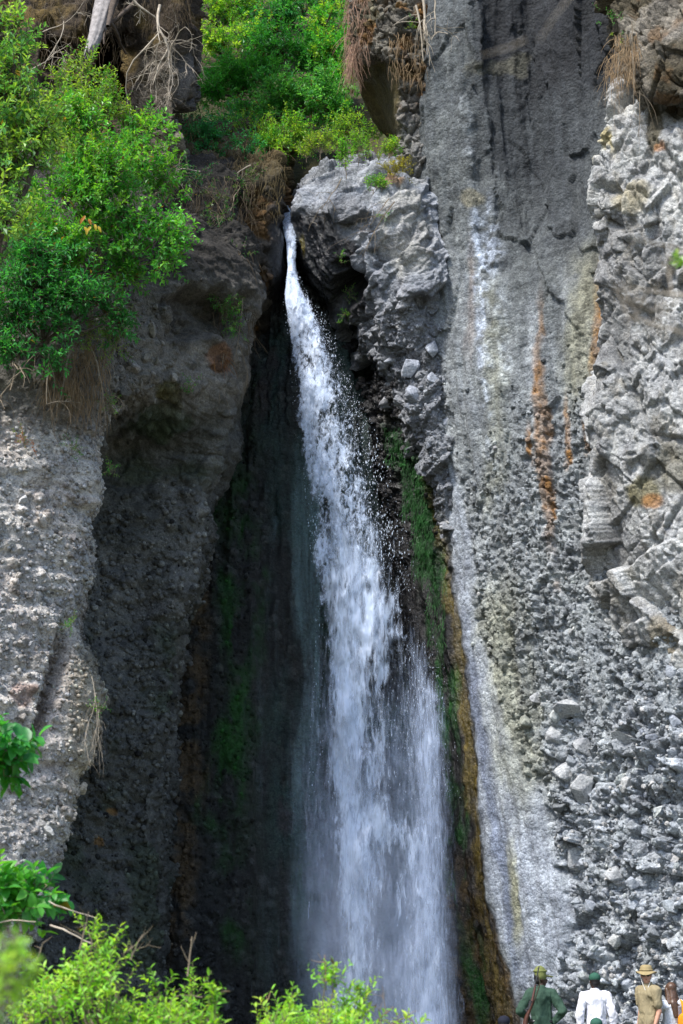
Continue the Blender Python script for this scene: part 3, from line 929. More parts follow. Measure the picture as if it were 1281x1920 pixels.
def soil_disp(p, u, v):
    pil = sst(250, 285, u) * sst(80, 120, v)
    b1, r1, _ = blocks(p, 0.7, 191, 0.4, 0.5, 0.2, 0.08, (1, 1, 1.6))
    b2, r2, _ = blocks(p, 0.27, 192, 0.45, 0.55, 0.22, 0.1, (1, 1, 1.4))
    d1, _, _ = pebbles(p, 0.3, 193, 0.2, 0.6)
    ro = fbm(p * A3(1, 1, 0.25), 2.2, 3, 194, ridge=True)
    h = pil * (0.9 * b1 + 0.9 * b2) + (1 - pil) * (0.25 * ro + 0.6 * d1 + 0.4 * b2) + 0.12 * fbm(p, 1.3, 4, 195)
    h -= 0.9 * spot(p, u, v, 207, 150, 34, 70, 196, 0.4) + 0.7 * spot(p, u, v, 345, 235, 14, 35, 197, 0.4)
    h -= 0.5 * spot(p, u, v, 100, 105, 25, 30, 198, 0.4)
    return h, (pil, r1, r2)


def soil_col(p, u, v, aux):
    pil, r1, r2 = aux
    col = np.tile(A3(0.045, 0.034, 0.023), (len(p), 1)) * (0.7 + 0.6 * r2)[:, None]
    col = mixc(col, (0.19, 0.165, 0.13), pil * (0.5 + 0.5 * r1))
    col = mixc(col, (0.11, 0.105, 0.10), pil * sst(330, 350, u) * 0.8)
    col = mixc(col, (0.11, 0.075, 0.02), (1 - pil) * sst(0.0, 0.3, fbm(p, 1.6, 3, 199)) * 0.7)
    return col, 0.04 + 0 * r1


soil, sb_p, sb_n, sb_c = rock('earth_bank', 'brown earth bank with a knobbly rock pillar under the dead trunk', soil_rows, soil_disp, soil_col, d=0.032, colw=[4, 1.5, 1, 1, 1.5], roww=[8, 3, 1, 1, 1, 1, 1, 1, 2])

# ---- wet wall behind the fall
wall_rows = [(v, cs) for v, cs in [
    (400, [(300, 38.5), (430, 38.4), (520, 38.3), (560, 38.0), (650, 38.2), (760, 38.4), (900, 38.6)]),
    (560, [(300, 38.3), (430, 38.2), (520, 38.0), (560, 37.6), (650, 37.9), (760, 38.1), (900, 38.4)]),
    (900, [(280, 37.9), (400, 37.7), (470, 37.6), (560, 37.4), (650, 37.6), (760, 37.8), (900, 38.2)]),
    (1300, [(270, 37.2), (360, 36.8), (440, 37.0), (540, 37.1), (650, 37.3), (760, 37.6), (900, 38)]),
    (1650, [(260, 36.9), (350, 36.4), (430, 36.7), (540, 36.8), (650, 37.1), (760, 37.3), (900, 37.6)]),
    (2060, [(250, 36.5), (340, 36.0), (430, 36.3), (540, 36.5), (650, 36.8), (760, 37.0), (900, 37.2)]),
]]


def wall_disp(p, u, v):
    g1 = fbm(p * A3(1, 1, 0.10), 2.0, 4, 201, ridge=True)
    g2 = fbm(p * A3(1, 1, 0.14), 7.0, 3, 202, ridge=True)
    d1, r1, m1 = pebbles(p, 0.22, 203, 0.15, 0.55)
    d2, r2, m2 = pebbles(p, 0.10, 204, 0.25, 0.6)
    near = sst(430, 520, u)
    h = 0.20 * g1 + 0.05 * g2 + (1 - 0.6 * near) * (0.9 * d1 + 0.7 * d2) + 0.2 * fbm(p, 0.6, 4, 205) + 0.03 * fbm(p, 8, 2, 206)
    return h, (g1, g2, r1 * m1)


def wall_col(p, u, v, aux):
    g1, g2, r1 = aux
    n1 = fbm(p * A3(1, 1, 0.3), 1.2, 4, 211)
    col = np.tile(A3(0.046, 0.050, 0.051), (len(p), 1)) * (0.6 + 0.9 * r1)[:, None]
    br = streak(p, u, v, [(1050, 378), (1200, 370), (1400, 352), (1700, 335), (1800, 325)], [12, 22, 26, 26, 18], 0.5, 0.7, 212)
    col = mixc(col, (0.105, 0.075, 0.042), br * 0.85 * sst(-0.4, 0.2, fbm(p, 3, 3, 213)))
    gm = streak(p, u, v, [(900, 450), (1000, 452), (1150, 448), (1300, 455), (1420, 432), (1550, 405)], [26, 34, 26, 26, 32, 28], 0.9, 0.9, 214)
    gm = np.maximum(gm, streak(p, u, v, [(1530, 442), (1650, 438), (1760, 430)], 22, 0.9, 0.9, 215))
    gm = np.maximum(gm, 0.6 * streak(p, u, v, [(1620, 565), (1760, 570)], 24, 0.5, 0.7, 216))
    gm = gm * sst(-0.15, 0.3, fbm(p * A3(1, 1, 0.5), 2.0, 4, 217) + 0.1)
    col = mixc(col, (0.018, 0.085, 0.015), gm)
    col = mixc(col, (0.022, 0.042, 0.022), sst(-0.1, 0.4, n1) * sst(380, 420, u) * (1 - gm) * 0.7)
    col = mixc(col, (0.034, 0.07, 0.068), sst(470, 530, u) * 0.75 * sst(-0.3, 0.3, n1))  # blue-green sheen of the wet wall put into its colour
    col = mixc(col, (0.055, 0.035, 0.045), sst(0.25, 0.5, n1) * sst(380, 430, u) * 0.6)
    wet = 0.25 + 0.65 * sst(390, 500, u + 40 * n1)
    return col, wet


wall, wa_p, wa_n, wa_c = rock('rock_wall', 'dark wet mossy rock wall behind the waterfall', wall_rows, wall_disp, wall_col, d=0.03)

# ---- hill above, ground below
xs = np.concatenate([np.linspace(-400, -16, 16), np.linspace(-14, 14, 90), np.linspace(16, 400, 16)])
ys = np.concatenate([np.linspace(38.3, 62, 90), np.linspace(64, 500, 24)])
X, Yg = np.meshgrid(xs, ys)
Z = 17.6 + 0.9 * (np.minimum(Yg, 62) - 38.3) + 0.10 * np.maximum(Yg - 62, 0)
side = np.clip((np.abs(X + 2.3) - 3.2) / 3.0, 0, 1)
Z = Z + side * 3.0 * np.exp(-np.maximum(Yg - 38.3, 0) / 12)
hp = np.stack([X, Yg, Z], -1).reshape(-1, 3)
hp[:, 2] += (0.5 * fbm(hp.astype(np.float32), 0.35, 4, 221) + 0.15 * fbm(hp.astype(np.float32), 1.4, 3, 222)) * (hp[:, 1] < 64)
hc = np.tile(A3(0.065, 0.055, 0.028), (len(hp), 1))
hc = mixc(hc, (0.035, 0.055, 0.014), sst(-0.1, 0.3, fbm(hp.astype(np.float32), 0.6, 3, 223)) * 0.8)
hill = link('hill', mesh_from('hill', hp, grid_faces(len(ys), len(xs)), 4, True, {'Col': hc, 'Wet': np.zeros(len(hp))}), None, ROCK)
tag(hill, 'steep overgrown hillside rising above the lip of the waterfall', None, None, 'structure')


def ground_z(x, y):
    z = np.interp(y, [-400, -2, 3, 11, 18, 25, 28.5, 33, 36, 500], [0.6, 0.6, 0.7, 0.75, -0.45, -0.62, 0.0, 0.0, -0.5, -0.6])
    return z


xs = np.concatenate([np.linspace(-500, -14, 14), np.linspace(-12, 12, 70), np.linspace(14, 500, 14)])
ys = np.concatenate([np.linspace(-400, -4, 12), np.linspace(-2, 40, 90), np.linspace(44, 600, 14)])
X, Yg = np.meshgrid(xs, ys)
gp = np.stack([X, Yg, ground_z(X, Yg)], -1).reshape(-1, 3)
nr = (np.abs(gp[:, 0]) < 13) & (gp[:, 1] > -3) & (gp[:, 1] < 41)
gp[:, 2] += np.where(nr, 0.05 * fbm(gp.astype(np.float32), 1.5, 3, 224), 0)
gc = np.tile(A3(0.13, 0.115, 0.09), (len(gp), 1))
gc = mixc(gc, (0.06, 0.075, 0.03), sst(-0.1, 0.3, fbm(gp.astype(np.float32), 0.3, 3, 225)) * 0.8)
ground = link('ground', mesh_from('ground', gp, grid_faces(len(ys), len(xs)), 4, True, {'Col': gc, 'Wet': np.zeros(len(gp))}), None, ROCK)
tag(ground, 'trodden stony ground at the foot of the cliffs', None, None, 'structure')

# ================================================================== STONES in the rock
def stone_mesh(k, angular):
    bm = bmesh.new()
    r = random.Random(900 + k)
    if angular:
        for i in range(15):
            z = r.uniform(-1, 1); a = r.uniform(0, 6.283); s = math.sqrt(1 - z * z)
            q = r.uniform(0.75, 1.0)
            bm.verts.new((s * math.cos(a) * q, s * math.sin(a) * q * r.uniform(0.7, 1), z * q * 0.85))
        bmesh.ops.convex_hull(bm, input=bm.verts)
        bmesh.ops.delete(bm, geom=[v for v in bm.verts if not v.link_faces], context='VERTS')
        bmesh.ops.bevel(bm, geom=bm.edges[:], offset=0.05, segments=1, affect='EDGES')
    else:
        bmesh.ops.create_icosphere(bm, subdivisions=2, radius=1)
        ax = Vector((r.uniform(0.8, 1.1), r.uniform(0.65, 1.0), r.uniform(0.55, 0.85)))
        pl = [(Vector((r.uniform(-1, 1), r.uniform(-1, 1), r.uniform(-1, 1))).normalized(), r.uniform(0.45, 0.8)) for _ in range(9)]
        for v in bm.verts:
            c = v.co.copy()
            for n_, dd in pl:
                t = c.dot(n_)
                if t > dd:
                    c -= n_ * (t - dd) * 0.95
            v.co = Vector((c.x * ax.x, c.y * ax.y, c.z * ax.z))
    me = bpy.data.meshes.new('stone')
    bm.to_mesh(me)
    bm.free()
    me.polygons.foreach_set('use_smooth', [False] * len(me.polygons))
    me.materials.append(STONE)
    return me


ANG = [stone_mesh(k, True) for k in range(9)]
RND = [stone_mesh(k + 50, False) for k in range(9)]


def tri_arrays(me):
    me.calc_loop_triangles()
    v = np.empty(len(me.vertices) * 3, np.float32); me.vertices.foreach_get('co', v)
    t = np.empty(len(me.loop_triangles) * 3, np.int32); me.loop_triangles.foreach_get('vertices', t)
    return v.reshape(-1, 3), t.reshape(-1, 3)


def small_pebble_meshes(angular, n=6):
    out = []
    for k in range(n):
        r = np.random.default_rng(70 + k + 100 * angular)
        bm = bmesh.new()
        bmesh.ops.create_icosphere(bm, subdivisions=1, radius=1)
        v = np.array([q.co[:] for q in bm.verts]); f = np.array([[q.index for q in fc.verts] for fc in bm.faces])
        bm.free()
        v *= (1 + (0.45 if angular else 0.15) * (r.random((len(v), 1)) - 0.6)) * np.array([1, r.uniform(0.7, 1), r.uniform(0.55, 0.9)])
        out.append((v, f))
    return out


def rand_rots(n, rng):
    q = rng.normal(size=(n, 4)); q /= np.linalg.norm(q, axis=1, keepdims=True)
    w, x, y, z = q.T
    return np.stack([np.stack([1 - 2 * (y * y + z * z), 2 * (x * y - z * w), 2 * (x * z + y * w)], -1),
                     np.stack([2 * (x * y + z * w), 1 - 2 * (x * x + z * z), 2 * (y * z - x * w)], -1),
                     np.stack([2 * (x * z - y * w), 2 * (y * z + x * w), 1 - 2 * (x * x + y * y)], -1)], 1)


def place_stones(parent, q, n, col, weight, sizes, angular, rng, sink=0.25, tint=1.0, spread=0.25, label=None):
    """single stones set into a rock face, each an object of its own under the face that holds it"""
    w = weight / weight.sum()
    idx = rng.choice(len(q), size=len(sizes), p=w, replace=False)
    order = np.argsort(-np.array(sizes))
    placed = []
    R = rand_rots(len(sizes), rng)
    for j in order:
        s = sizes[j]; i = idx[j]
        p = q[i] + n[i] * s * (0.5 - sink) * 0.6
        if any((p[0] - a[0]) ** 2 + (p[1] - a[1]) ** 2 + (p[2] - a[2]) ** 2 < (0.8 * (s + a[3])) ** 2 for a in placed):
            continue
        placed.append((*p, s))
        me = (ANG if angular(i) else RND)[rng.integers(9)]
        o = bpy.data.objects.new('stone', me)
        COL.objects.link(o)
        o.parent = parent
        M = Matrix(R[j].tolist()).to_4x4()
        o.matrix_basis = Matrix.Translation(p) @ M @ Matrix.Diagonal((s, s * rng.uniform(0.8, 1.05), s * rng.uniform(0.75, 1.0), 1))
        t = tint * (1 + spread * rng.normal())
        c = np.clip(col[i] * t * np.array([1, 1, rng.uniform(0.96, 1.05)]), 0.02, 0.40)
        o.color = (*[float(x) for x in c], 1)
    return placed


def pebble_stuff(name, parent, q, n, col, weight, num, smin, smax, angular, rng, tint=1.0, spread=0.3):
    w = weight / weight.sum()
    idx = rng.choice(len(q), size=num, p=w)
    protos = small_pebble_meshes(angular)
    R = rand_rots(num, rng)
    s = smin * (smax / smin) ** (rng.random(num) ** 1.8)
    kind = rng.integers(len(protos), size=num)
    V, F, C = [], [], []
    off = 0
    for k, (pv, pf) in enumerate(protos):
        m = np.where(kind == k)[0]
        vv = np.einsum('nij,vj->nvi', R[m], pv) * s[m][:, None, None] + (q[idx[m]] + n[idx[m]] * (s[m] * 0.25)[:, None])[:, None, :]
        nvp = len(pv)
        V.append(vv.reshape(-1, 3))
        F.append((pf[None] + (np.arange(len(m)) * nvp)[:, None, None] + off).reshape(-1, 3))
        cc = np.clip(col[idx[m]] * (tint * (1 + spread * rng.normal(size=(len(m), 1)))), 0.015, 0.42)
        C.append(np.repeat(cc, nvp, 0))
        off += len(m) * nvp
    C = np.concatenate(C)
    me = mesh_from(name, np.concatenate(V), np.concatenate(F), 3, not angular, {'Col': C, 'Wet': np.full(len(C), 0.06)})
    o = link(name, me, parent, ROCK)
    o['kind'] = 'stuff'
    return o


rs = np.random.default_rng(31)
u, v = UV(cl_p)
inv = (u > -20) & (u < 1300) & (v > -20) & (v < 1940)
dry = sst(6, 22, u - edge_u(v))
slabm = np.maximum(streak(cl_p.astype(np.float32), u, v, SLAB, [w * 1.15 for w in SLABW], 0.3, 0.3, 31), streak(cl_p.astype(np.float32), u, v, TONGUE, 30, 0.3, 0.3, 32))
# coarse breccia at the foot of the cliff, boulders right of the fall
big = sst(1180, 1500, v + 0.7 * (u - 1150)) * (1 - slabm) * dry * sst(0.0, 90, u - edge_u(v) - 40)
rub = (1 - sst(810, 850, u)) * sst(575, 640, v) * (1 - sst(880, 960, v)) * dry
sz = list(0.06 + 0.17 * rs.random(280) ** 3.2)
place_stones(cliff, cl_p, cl_n, cl_c, big * inv + 1e-12, sz, lambda i: True, rs, 0.55, 1.0, 0.08)
LEDGE_STONES = [(768, 690, 0.30, 0.8, 1.25, 0.5, 1.3), (775, 738, 0.24, 0.8, 1.2, 0.0, 1.2), (808, 655, 0.22, 0.8, 1.2, 0.1, 1.2), (733, 676, 0.16, 1.2, 0.7, 0, 1.1), (836, 793, 0.17, 1.1, 0.8, 0.6, 1.3), (812, 710, 0.17, 0.8, 1.2, 0, 1.35),]
for (uu, vv, r, w_, h_, ang, tn) in [
    (1062, 1330, 0.30, 1, 1, 0, 1.1), (1100, 1400, 0.27, 1, 1.1, 0.3, 1.1), (1045, 1380, 0.25, 1, 1.2, 0, 1.1), (1170, 1390, 0.3, 1.1, 1, 0.4, 1.1), (1085, 1480, 0.36, 0.9, 1.3, 0.4, 1.05),
                                     (1060, 1450, 0.30, 1, 1, 0, 1.1), (1085, 1620, 0.36, 1, 1.4, -0.3, 1.15), (1150, 1640, 0.24, 1, 1, 0, 1.1), (1120, 1520, 0.26, 1, 1, 0, 1.1), (1010, 1310, 0.2, 1, 1, 0, 1.1)]:
    d2 = (u - uu) ** 2 + (v - vv) ** 2
    i = int(np.argmin(d2))
    o = bpy.data.objects.new('stone', ANG[int(uu) % 9]); COL.objects.link(o); o.parent = cliff
    o.matrix_basis = Matrix.Translation(cl_p[i] + cl_n[i] * r * 0.12) @ Matrix.Rotation(ang, 4, 'Y') @ Matrix.Diagonal((r * w_, r * 0.8, r * h_, 1))
    c = np.clip(A3(0.30, 0.31, 0.32) * tn, 0, 0.4)
    o.color = (*[float(x) for x in c], 1)
fine = (sst(600, 1000, v + 0.9 * (u - 1000)) * (1 - slabm) * dry + 0.7 * rub) * inv
pebble_stuff('rubble', cliff, cl_p, cl_n, cl_c, fine + 1e-12, 5200, 0.018, 0.075, True, rs, 1.05, 0.2)
wetk = (1 - dry) * (1 - sst(850, 1050, v)) * sst(560, 620, v) * inv
pebble_stuff('wet_stones', cliff, cl_p, cl_n, cl_c, wetk + 1e-12, 700, 0.03, 0.10, True, rs, 1.3, 0.5)

u, v = UV(lc_p)
inv = (u > -20) & (u < 520) & (v > 440) & (v < 1940)
rec = lc_p[:, 1] > 31.2
pl = sst(700, 860, v) * (~rec) * inv
place_stones(lcliff, lc_p, lc_n, lc_c, pl + 1e-12, list(0.045 + 0.09 * rs.random(190) ** 3), lambda i: False, rs, 0.3, 0.85, 0.22)
place_stones(lcliff, lc_p, lc_n, lc_c, (sst(0, 1, (v < 800) & (~rec)) * inv * sst(150, 330, u)) + 1e-12, list(0.06 + 0.11 * rs.random(90) ** 2), lambda i: False, rs, 0.4, 1.15, 0.2)
pebble_stuff('pebbles', lcliff, lc_p, lc_n, lc_c, pl + 0.25 * (~rec) * inv + 1e-12, 9000, 0.014, 0.06, False, rs, 0.95, 0.25)
pebble_stuff('recess_stones', lcliff, lc_p, lc_n, lc_c, rec * inv * sst(880, 1000, v) + 1e-12, 4500, 0.02, 0.085, False, rs, 1.15, 0.35)
u, v = UV(wa_p)
pebble_stuff('wet_pebbles', wall, wa_p, wa_n, wa_c, ((u > 290) & (u < 480) & (v > 500) & (v < 1940)) + 1e-12, 2500, 0.02, 0.08, False, rs, 1.15, 0.4)
u, v = UV(le_p)
lw = sst(520, 600, v) * sst(0, 20, u - edge_u(v) + 8) * (u < 850)
place_stones(ledge, le_p, le_n, le_c, lw + 1e-12, list(0.04 + 0.12 * rs.random(110) ** 3), lambda i: rs.random() < 0.6, rs, 0.45, 1.15, 0.12)
pebble_stuff('rubble', ledge, le_p, le_n, le_c, lw + 1e-12, 1500, 0.015, 0.05, True, rs, 1.05, 0.2)
for (uu, vv, r, w_, h_, ang, tn) in LEDGE_STONES:
    i = int(np.argmin((u - uu) ** 2 + (v - vv) ** 2))
    o = bpy.data.objects.new('stone', ANG[int(uu) % 9]); COL.objects.link(o); o.parent = ledge
    o.matrix_basis = Matrix.Translation(le_p[i] + le_n[i] * r * 0.0) @ Matrix.Rotation(ang, 4, 'Y') @ Matrix.Diagonal((r * w_, r * 0.8, r * h_, 1))
    c = np.clip(A3(0.27, 0.29, 0.33) * tn, 0, 0.6)
    o.color = (*[float(x) for x in c], 1)
u, v = UV(bk_p)
place_stones(block, bk_p, bk_n, bk_c, ((v < 110) & (v > -10) & (u < 800)) * 1.0 + 1e-12, list(0.06 + 0.08 * rs.random(24) ** 2), lambda i: True, rs, 0.2, 1.5, 0.3)
u, v = UV(ba_p)
place_stones(bank, ba_p, ba_n, ba_c, ((v < 540) & (v > 300) & (u > 330) & (u < 510)) * 1.0 + 1e-12, list(0.06 + 0.10 * rs.random(40) ** 2), lambda i: False, rs, 0.2, 1.5, 0.3)

# ================================================================== THE FALL
def water_material(name, sx, sy, alpha, col=(0.56, 0.65, 0.80), soft=0.12, coarse=0.5):
    m, nt, b = new_mat(name)
    L = nt.links.new
    fl = nd(nt, 'ShaderNodeAttribute', attribute_name='Flow')
    de = nd(nt, 'ShaderNodeAttribute', attribute_name='Dens')

    def noise(kx, ky, det, rough, dist=0.0):
        mp = nd(nt, 'ShaderNodeVectorMath', operation='MULTIPLY')
        mp.inputs[1].default_value = (kx, ky, 1.0)
        L(fl.outputs['Vector'], mp.inputs[0])
        n = nd(nt, 'ShaderNodeTexNoise', i_Scale=1.0, i_Detail=det, i_Roughness=rough, i_Distortion=dist)
        L(mp.outputs[0], n.inputs['Vector'])
        return n.outputs['Fac']
    nf = noise(sx, sy, 4.0, 0.65, 0.6)
    nc = noise(sx * 0.22, sy * 0.22, 3.0, 0.6, 0.4)
    mx = nd(nt, 'ShaderNodeMix', data_type='FLOAT')
    mx.inputs[0].default_value = coarse
    L(nf, mx.inputs[2]); L(nc, mx.inputs[3])
    # threshold falls as the density of the fall rises
    th = nd(nt, 'ShaderNodeMapRange')
    th.clamp = True
    th.inputs[1].default_value = 0.0; th.inputs[2].default_value = 1.0
    th.inputs[3].default_value = 0.80; th.inputs[4].default_value = 0.22
    L(de.outputs['Fac'], th.inputs[0])
    sb = nd(nt, 'ShaderNodeMath', operation='SUBTRACT')
    L(mx.outputs[0], sb.inputs[0]); L(th.outputs[0], sb.inputs[1])
    ss = nd(nt, 'ShaderNodeMapRange', interpolation_type='SMOOTHSTEP')
    ss.inputs[1].default_value = -soft; ss.inputs[2].default_value = soft
    ss.inputs[3].default_value = 0.0; ss.inputs[4].default_value = alpha
    L(sb.outputs[0], ss.inputs[0])
    # nothing at all where there is no water
    gate = nd(nt, 'ShaderNodeMapRange', interpolation_type='SMOOTHSTEP')
    gate.inputs[1].default_value = 0.0; gate.inputs[2].default_value = 0.22
    L(de.outputs['Fac'], gate.inputs[0])
    al = nd(nt, 'ShaderNodeMath', operation='MULTIPLY')
    L(ss.outputs[0], al.inputs[0]); L(gate.outputs[0], al.inputs[1])
    b.inputs['Base Color'].default_value = (*col, 1)
    b.inputs['Roughness'].default_value = 0.35
    b.inputs['Specular IOR Level'].default_value = 0.4
    bp = nd(nt, 'ShaderNodeBump')
    bp.inputs['Strength'].default_value = 0.5
    bp.inputs['Distance'].default_value = 0.06
    L(mx.outputs[0], bp.inputs['Height'])
    L(bp.outputs[0], b.inputs['Normal'])
    L(al.outputs[0], b.inputs['Alpha'])
    return m


FALL = np.array([  # v, left, right, Y
    (380, 524, 540, 37.8), (398, 526, 552, 37.3), (425, 529, 560, 36.75), (455, 536, 559, 36.4), (500, 539, 557, 36.2), (530, 536, 566, 36.0), (560, 533, 585, 35.85), (600, 538, 612, 35.7),
    (700, 550, 648, 35.4), (800, 560, 692, 35.15), (900, 566, 724, 34.95), (1000, 574, 752, 34.8), (1100, 584, 768, 34.65), (1200, 586, 800, 34.5),
    (1300, 580, 832, 34.35), (1400, 572, 840, 34.25), (1500, 570, 846, 34.15), (1600, 572, 848, 34.05), (1700, 575, 852, 33.95), (1800, 580, 858, 33.9), (1940, 590, 868, 33.85), (2060, 600, 875, 33.8)], float)


def fall_grid(dl=0.0, dr=0.0, dy=0.0, v0=380, v1=2060, d=0.035, bulge=0.22, rough=0.05, seed=0):
    v = np.linspace(v0, v1, int((v1 - v0) * 0.0098 / d) + 2)
    L_ = np.interp(v, FALL[:, 0], FALL[:, 1]) - dl * sst(560, 780, v)
    R_ = np.interp(v, FALL[:, 0], FALL[:, 2]) + dr * sst(500, 640, v)
    Y = np.interp(v, FALL[:, 0], FALL[:, 3])
    nu = int(2.9 / d)
    s = np.linspace(0, 1, nu)
    uu = L_[:, None] * (1 - s) + R_[:, None] * s
    vv = np.repeat(v[:, None], nu, 1)
    wid = ((R_ - L_) / 100.0)[:, None]
    yy = Y[:, None] + dy - bulge * np.minimum(1, wid) * np.sin(np.pi * s)[None]
    g = P(uu, vv, yy)
    p = g.reshape(-1, 3)
    p = p + np.stack([0 * p[:, 0], rough * 2.2 * fbm(p * A3(1, 1, 0.5), 2.6, 3, seed + 5), 0 * p[:, 0]], -1)
    flow = np.stack([p[:, 0] + 0.1 * seed, p[:, 2], np.full(len(p), seed * 3.7)], -1)
    return p, (len(v), nu), uu.ravel(), vv.ravel(), np.tile(s, len(v)), flow


def main_dens(p, u, v, s):
    up = 1 - sst(1000, 1420, v)
    n = fbm(p * A3(1, 1, 0.5), 0.9, 3, 231)
    nh = fbm(p * A3(1, 1, 0.4), 3.2, 4, 237)
    wl = sst(560, 760, v)
    edge = sst(0.0, 0.06 + 0.12 * wl, s - 0.03 * wl + (0.04 + 0.10 * wl) * nh) * (1 - sst(0.70, 1.0, s + 0.20 * n + 0.10 * nh))
    a = (0.56 - 0.20 * sst(0.30, 1.0, s) + 0.20 * nh * wl) * edge
    a = a - 0.06 * sst(600, 900, v) * up + 0.22 * (1 - sst(560, 640, v))
    return np.clip(a * up, 0, 1)


def low_dens(p, u, v, s):
    dn = sst(820, 1150, v)
    n = fbm(p * A3(1, 1, 0.45), 0.8, 3, 234)
    n3 = fbm(p * A3(1, 1, 0.6), 2.2, 3, 235)
    cu = np.interp(v, [950, 1100, 1200, 1300, 1400, 1500, 1600, 1700, 1800, 1950], [630, 632, 636, 642, 652, 656, 658, 656, 652, 650])
    core = np.exp(-((u - cu - 24 * n) / 42) ** 2)
    mid = np.exp(-((u - np.interp(v, [1000, 1300, 1550, 1900], [690, 715, 732, 735]) - 30 * n) / 55) ** 2)
    rc = np.interp(v, [1140, 1300, 1500, 1700, 1930], [778, 806, 815, 812, 800])
    rt = np.exp(-((u - rc - 14 * n) / np.interp(v, [1140, 1400, 1930], [26, 36, 58])) ** 2) * sst(1080, 1300, v)
    b = 0.55 * core + (0.33 + 0.22 * (1 - sst(1150, 1450, v))) * mid * (1 - 0.55 * sst(1560, 1800, v)) + 0.40 * rt * (1 - core)
    b = b + 0.20 * np.exp(-(((u - 742) / 40) ** 2 + ((v - 1565) / 30) ** 2)) + 0.18 * np.exp(-(((u - 700) / 22) ** 2 + ((v - 1540) / 26) ** 2))
    b = b + 0.16 * n3 * (b > 0.08)
    n4 = fbm(p * A3(1, 1, 0.3), 3.5, 4, 238)
    e = sst(0.02, 0.22, s + 0.06 * n + 0.14 * n4) * (1 - sst(0.86, 1.0, s + 0.10 * n3))
    return np.clip(b * dn * e, 0, 0.85)


def veil_dens(p, u, v, s):
    n = fbm(p * A3(1, 1, 0.35), 0.8, 3, 232)
    n2 = fbm(p * A3(1, 1, 0.5), 2.5, 3, 236)
    rc = np.interp(v, [1140, 1300, 1500, 1700, 1930], [770, 806, 815, 812, 800])
    rw = np.interp(v, [1140, 1300, 1500, 1700, 1930], [26, 34, 42, 52, 70])
    r = np.exp(-((u - rc - 16 * n) / rw) ** 2) * sst(1050, 1420, v + 120 * n2)
    body = sst(0, 0.25, s + 0.1 * n) * (1 - sst(0.84, 1.0, s + 0.12 * n2)) * sst(980, 1400, v)
    return np.clip(0.32 * r + 0.24 * body + 0.16 * n * body, 0, 1)


fall = empty('waterfall', tuple(P(720, 1990, 34.0)))
tag(fall, 'tall white waterfall plunging down the dark gorge between the cliffs', None, None, 'structure')
WM = water_material('falling_water', 15, 7.5, 0.90, soft=0.10, coarse=0.42)
WM5 = water_material('torn_water', 13, 3.0, 0.92, soft=0.12, coarse=0.48)
WM2 = water_material('water_veil', 34, 3.6, 0.60, (0.46, 0.54, 0.70), soft=0.20, coarse=0.35)
WM3 = water_material('water_mist', 1.6, 0.9, 0.30, (0.44, 0.52, 0.70), soft=0.35, coarse=0.4)
WM4 = water_material('water_trickle', 30, 1.6, 0.42, (0.22, 0.36, 0.38), soft=0.2, coarse=0.4)  # film of water whose tint carries the wall's blue-green sheen


def sheet(name, mat, dens, **kw):
    p, (nv, nu), u, v, s, flow = fall_grid(**kw)
    me = mesh_from(name, p, grid_faces(nv, nu), 4, True, {'Flow': flow, 'Dens': dens(p.astype(np.float32), u, v, s)})
    return child(name, me, fall, mat)


sheet('water_sheet', WM, main_dens, seed=1, dl=12)
sheet('water_sheet', WM, lambda *a: main_dens(*a) * 0.78, dy=-0.25, dr=6, dl=12, seed=2, rough=0.06)
sheet('water_sheet', WM, lambda *a: main_dens(*a) * 0.78, dy=0.25, dr=10, dl=16, seed=3, v0=400, rough=0.06)
sheet('water_sheet', WM5, low_dens, dy=0.0, dl=14, dr=4, v0=800, seed=11, rough=0.08)
sheet('water_sheet', WM5, lambda *a: low_dens(*a) * 0.9, dy=-0.3, dl=18, dr=4, v0=800, seed=12, rough=0.1)
sheet('water_veil', WM2, veil_dens, dy=0.12, dl=34, dr=4, v0=1000, seed=4)
sheet('water_veil', WM2, veil_dens, dy=-0.4, dl=46, dr=8, v0=1050, seed=5)
sheet('water_veil', WM2, lambda *a: veil_dens(*a) * 0.9, dy=0.55, dl=24, dr=4, v0=1050, seed=6)


def mist_dens(p, u, v, s):
    e = sst(0, 0.25, s) * (1 - sst(0.72, 1.0, s))
    return np.clip(e * (0.12 + 0.55 * sst(1250, 1850, v)) * sst(1100, 1400, v), 0, 1)


sheet('spray_mist', WM3, mist_dens, dy=-0.7, dl=40, dr=30, v0=1050, seed=7, d=0.08, bulge=0.5)
sheet('spray_mist', WM3, mist_dens, dy=0.8, dl=60, dr=20, v0=1050, seed=8, d=0.08, bulge=0.2)

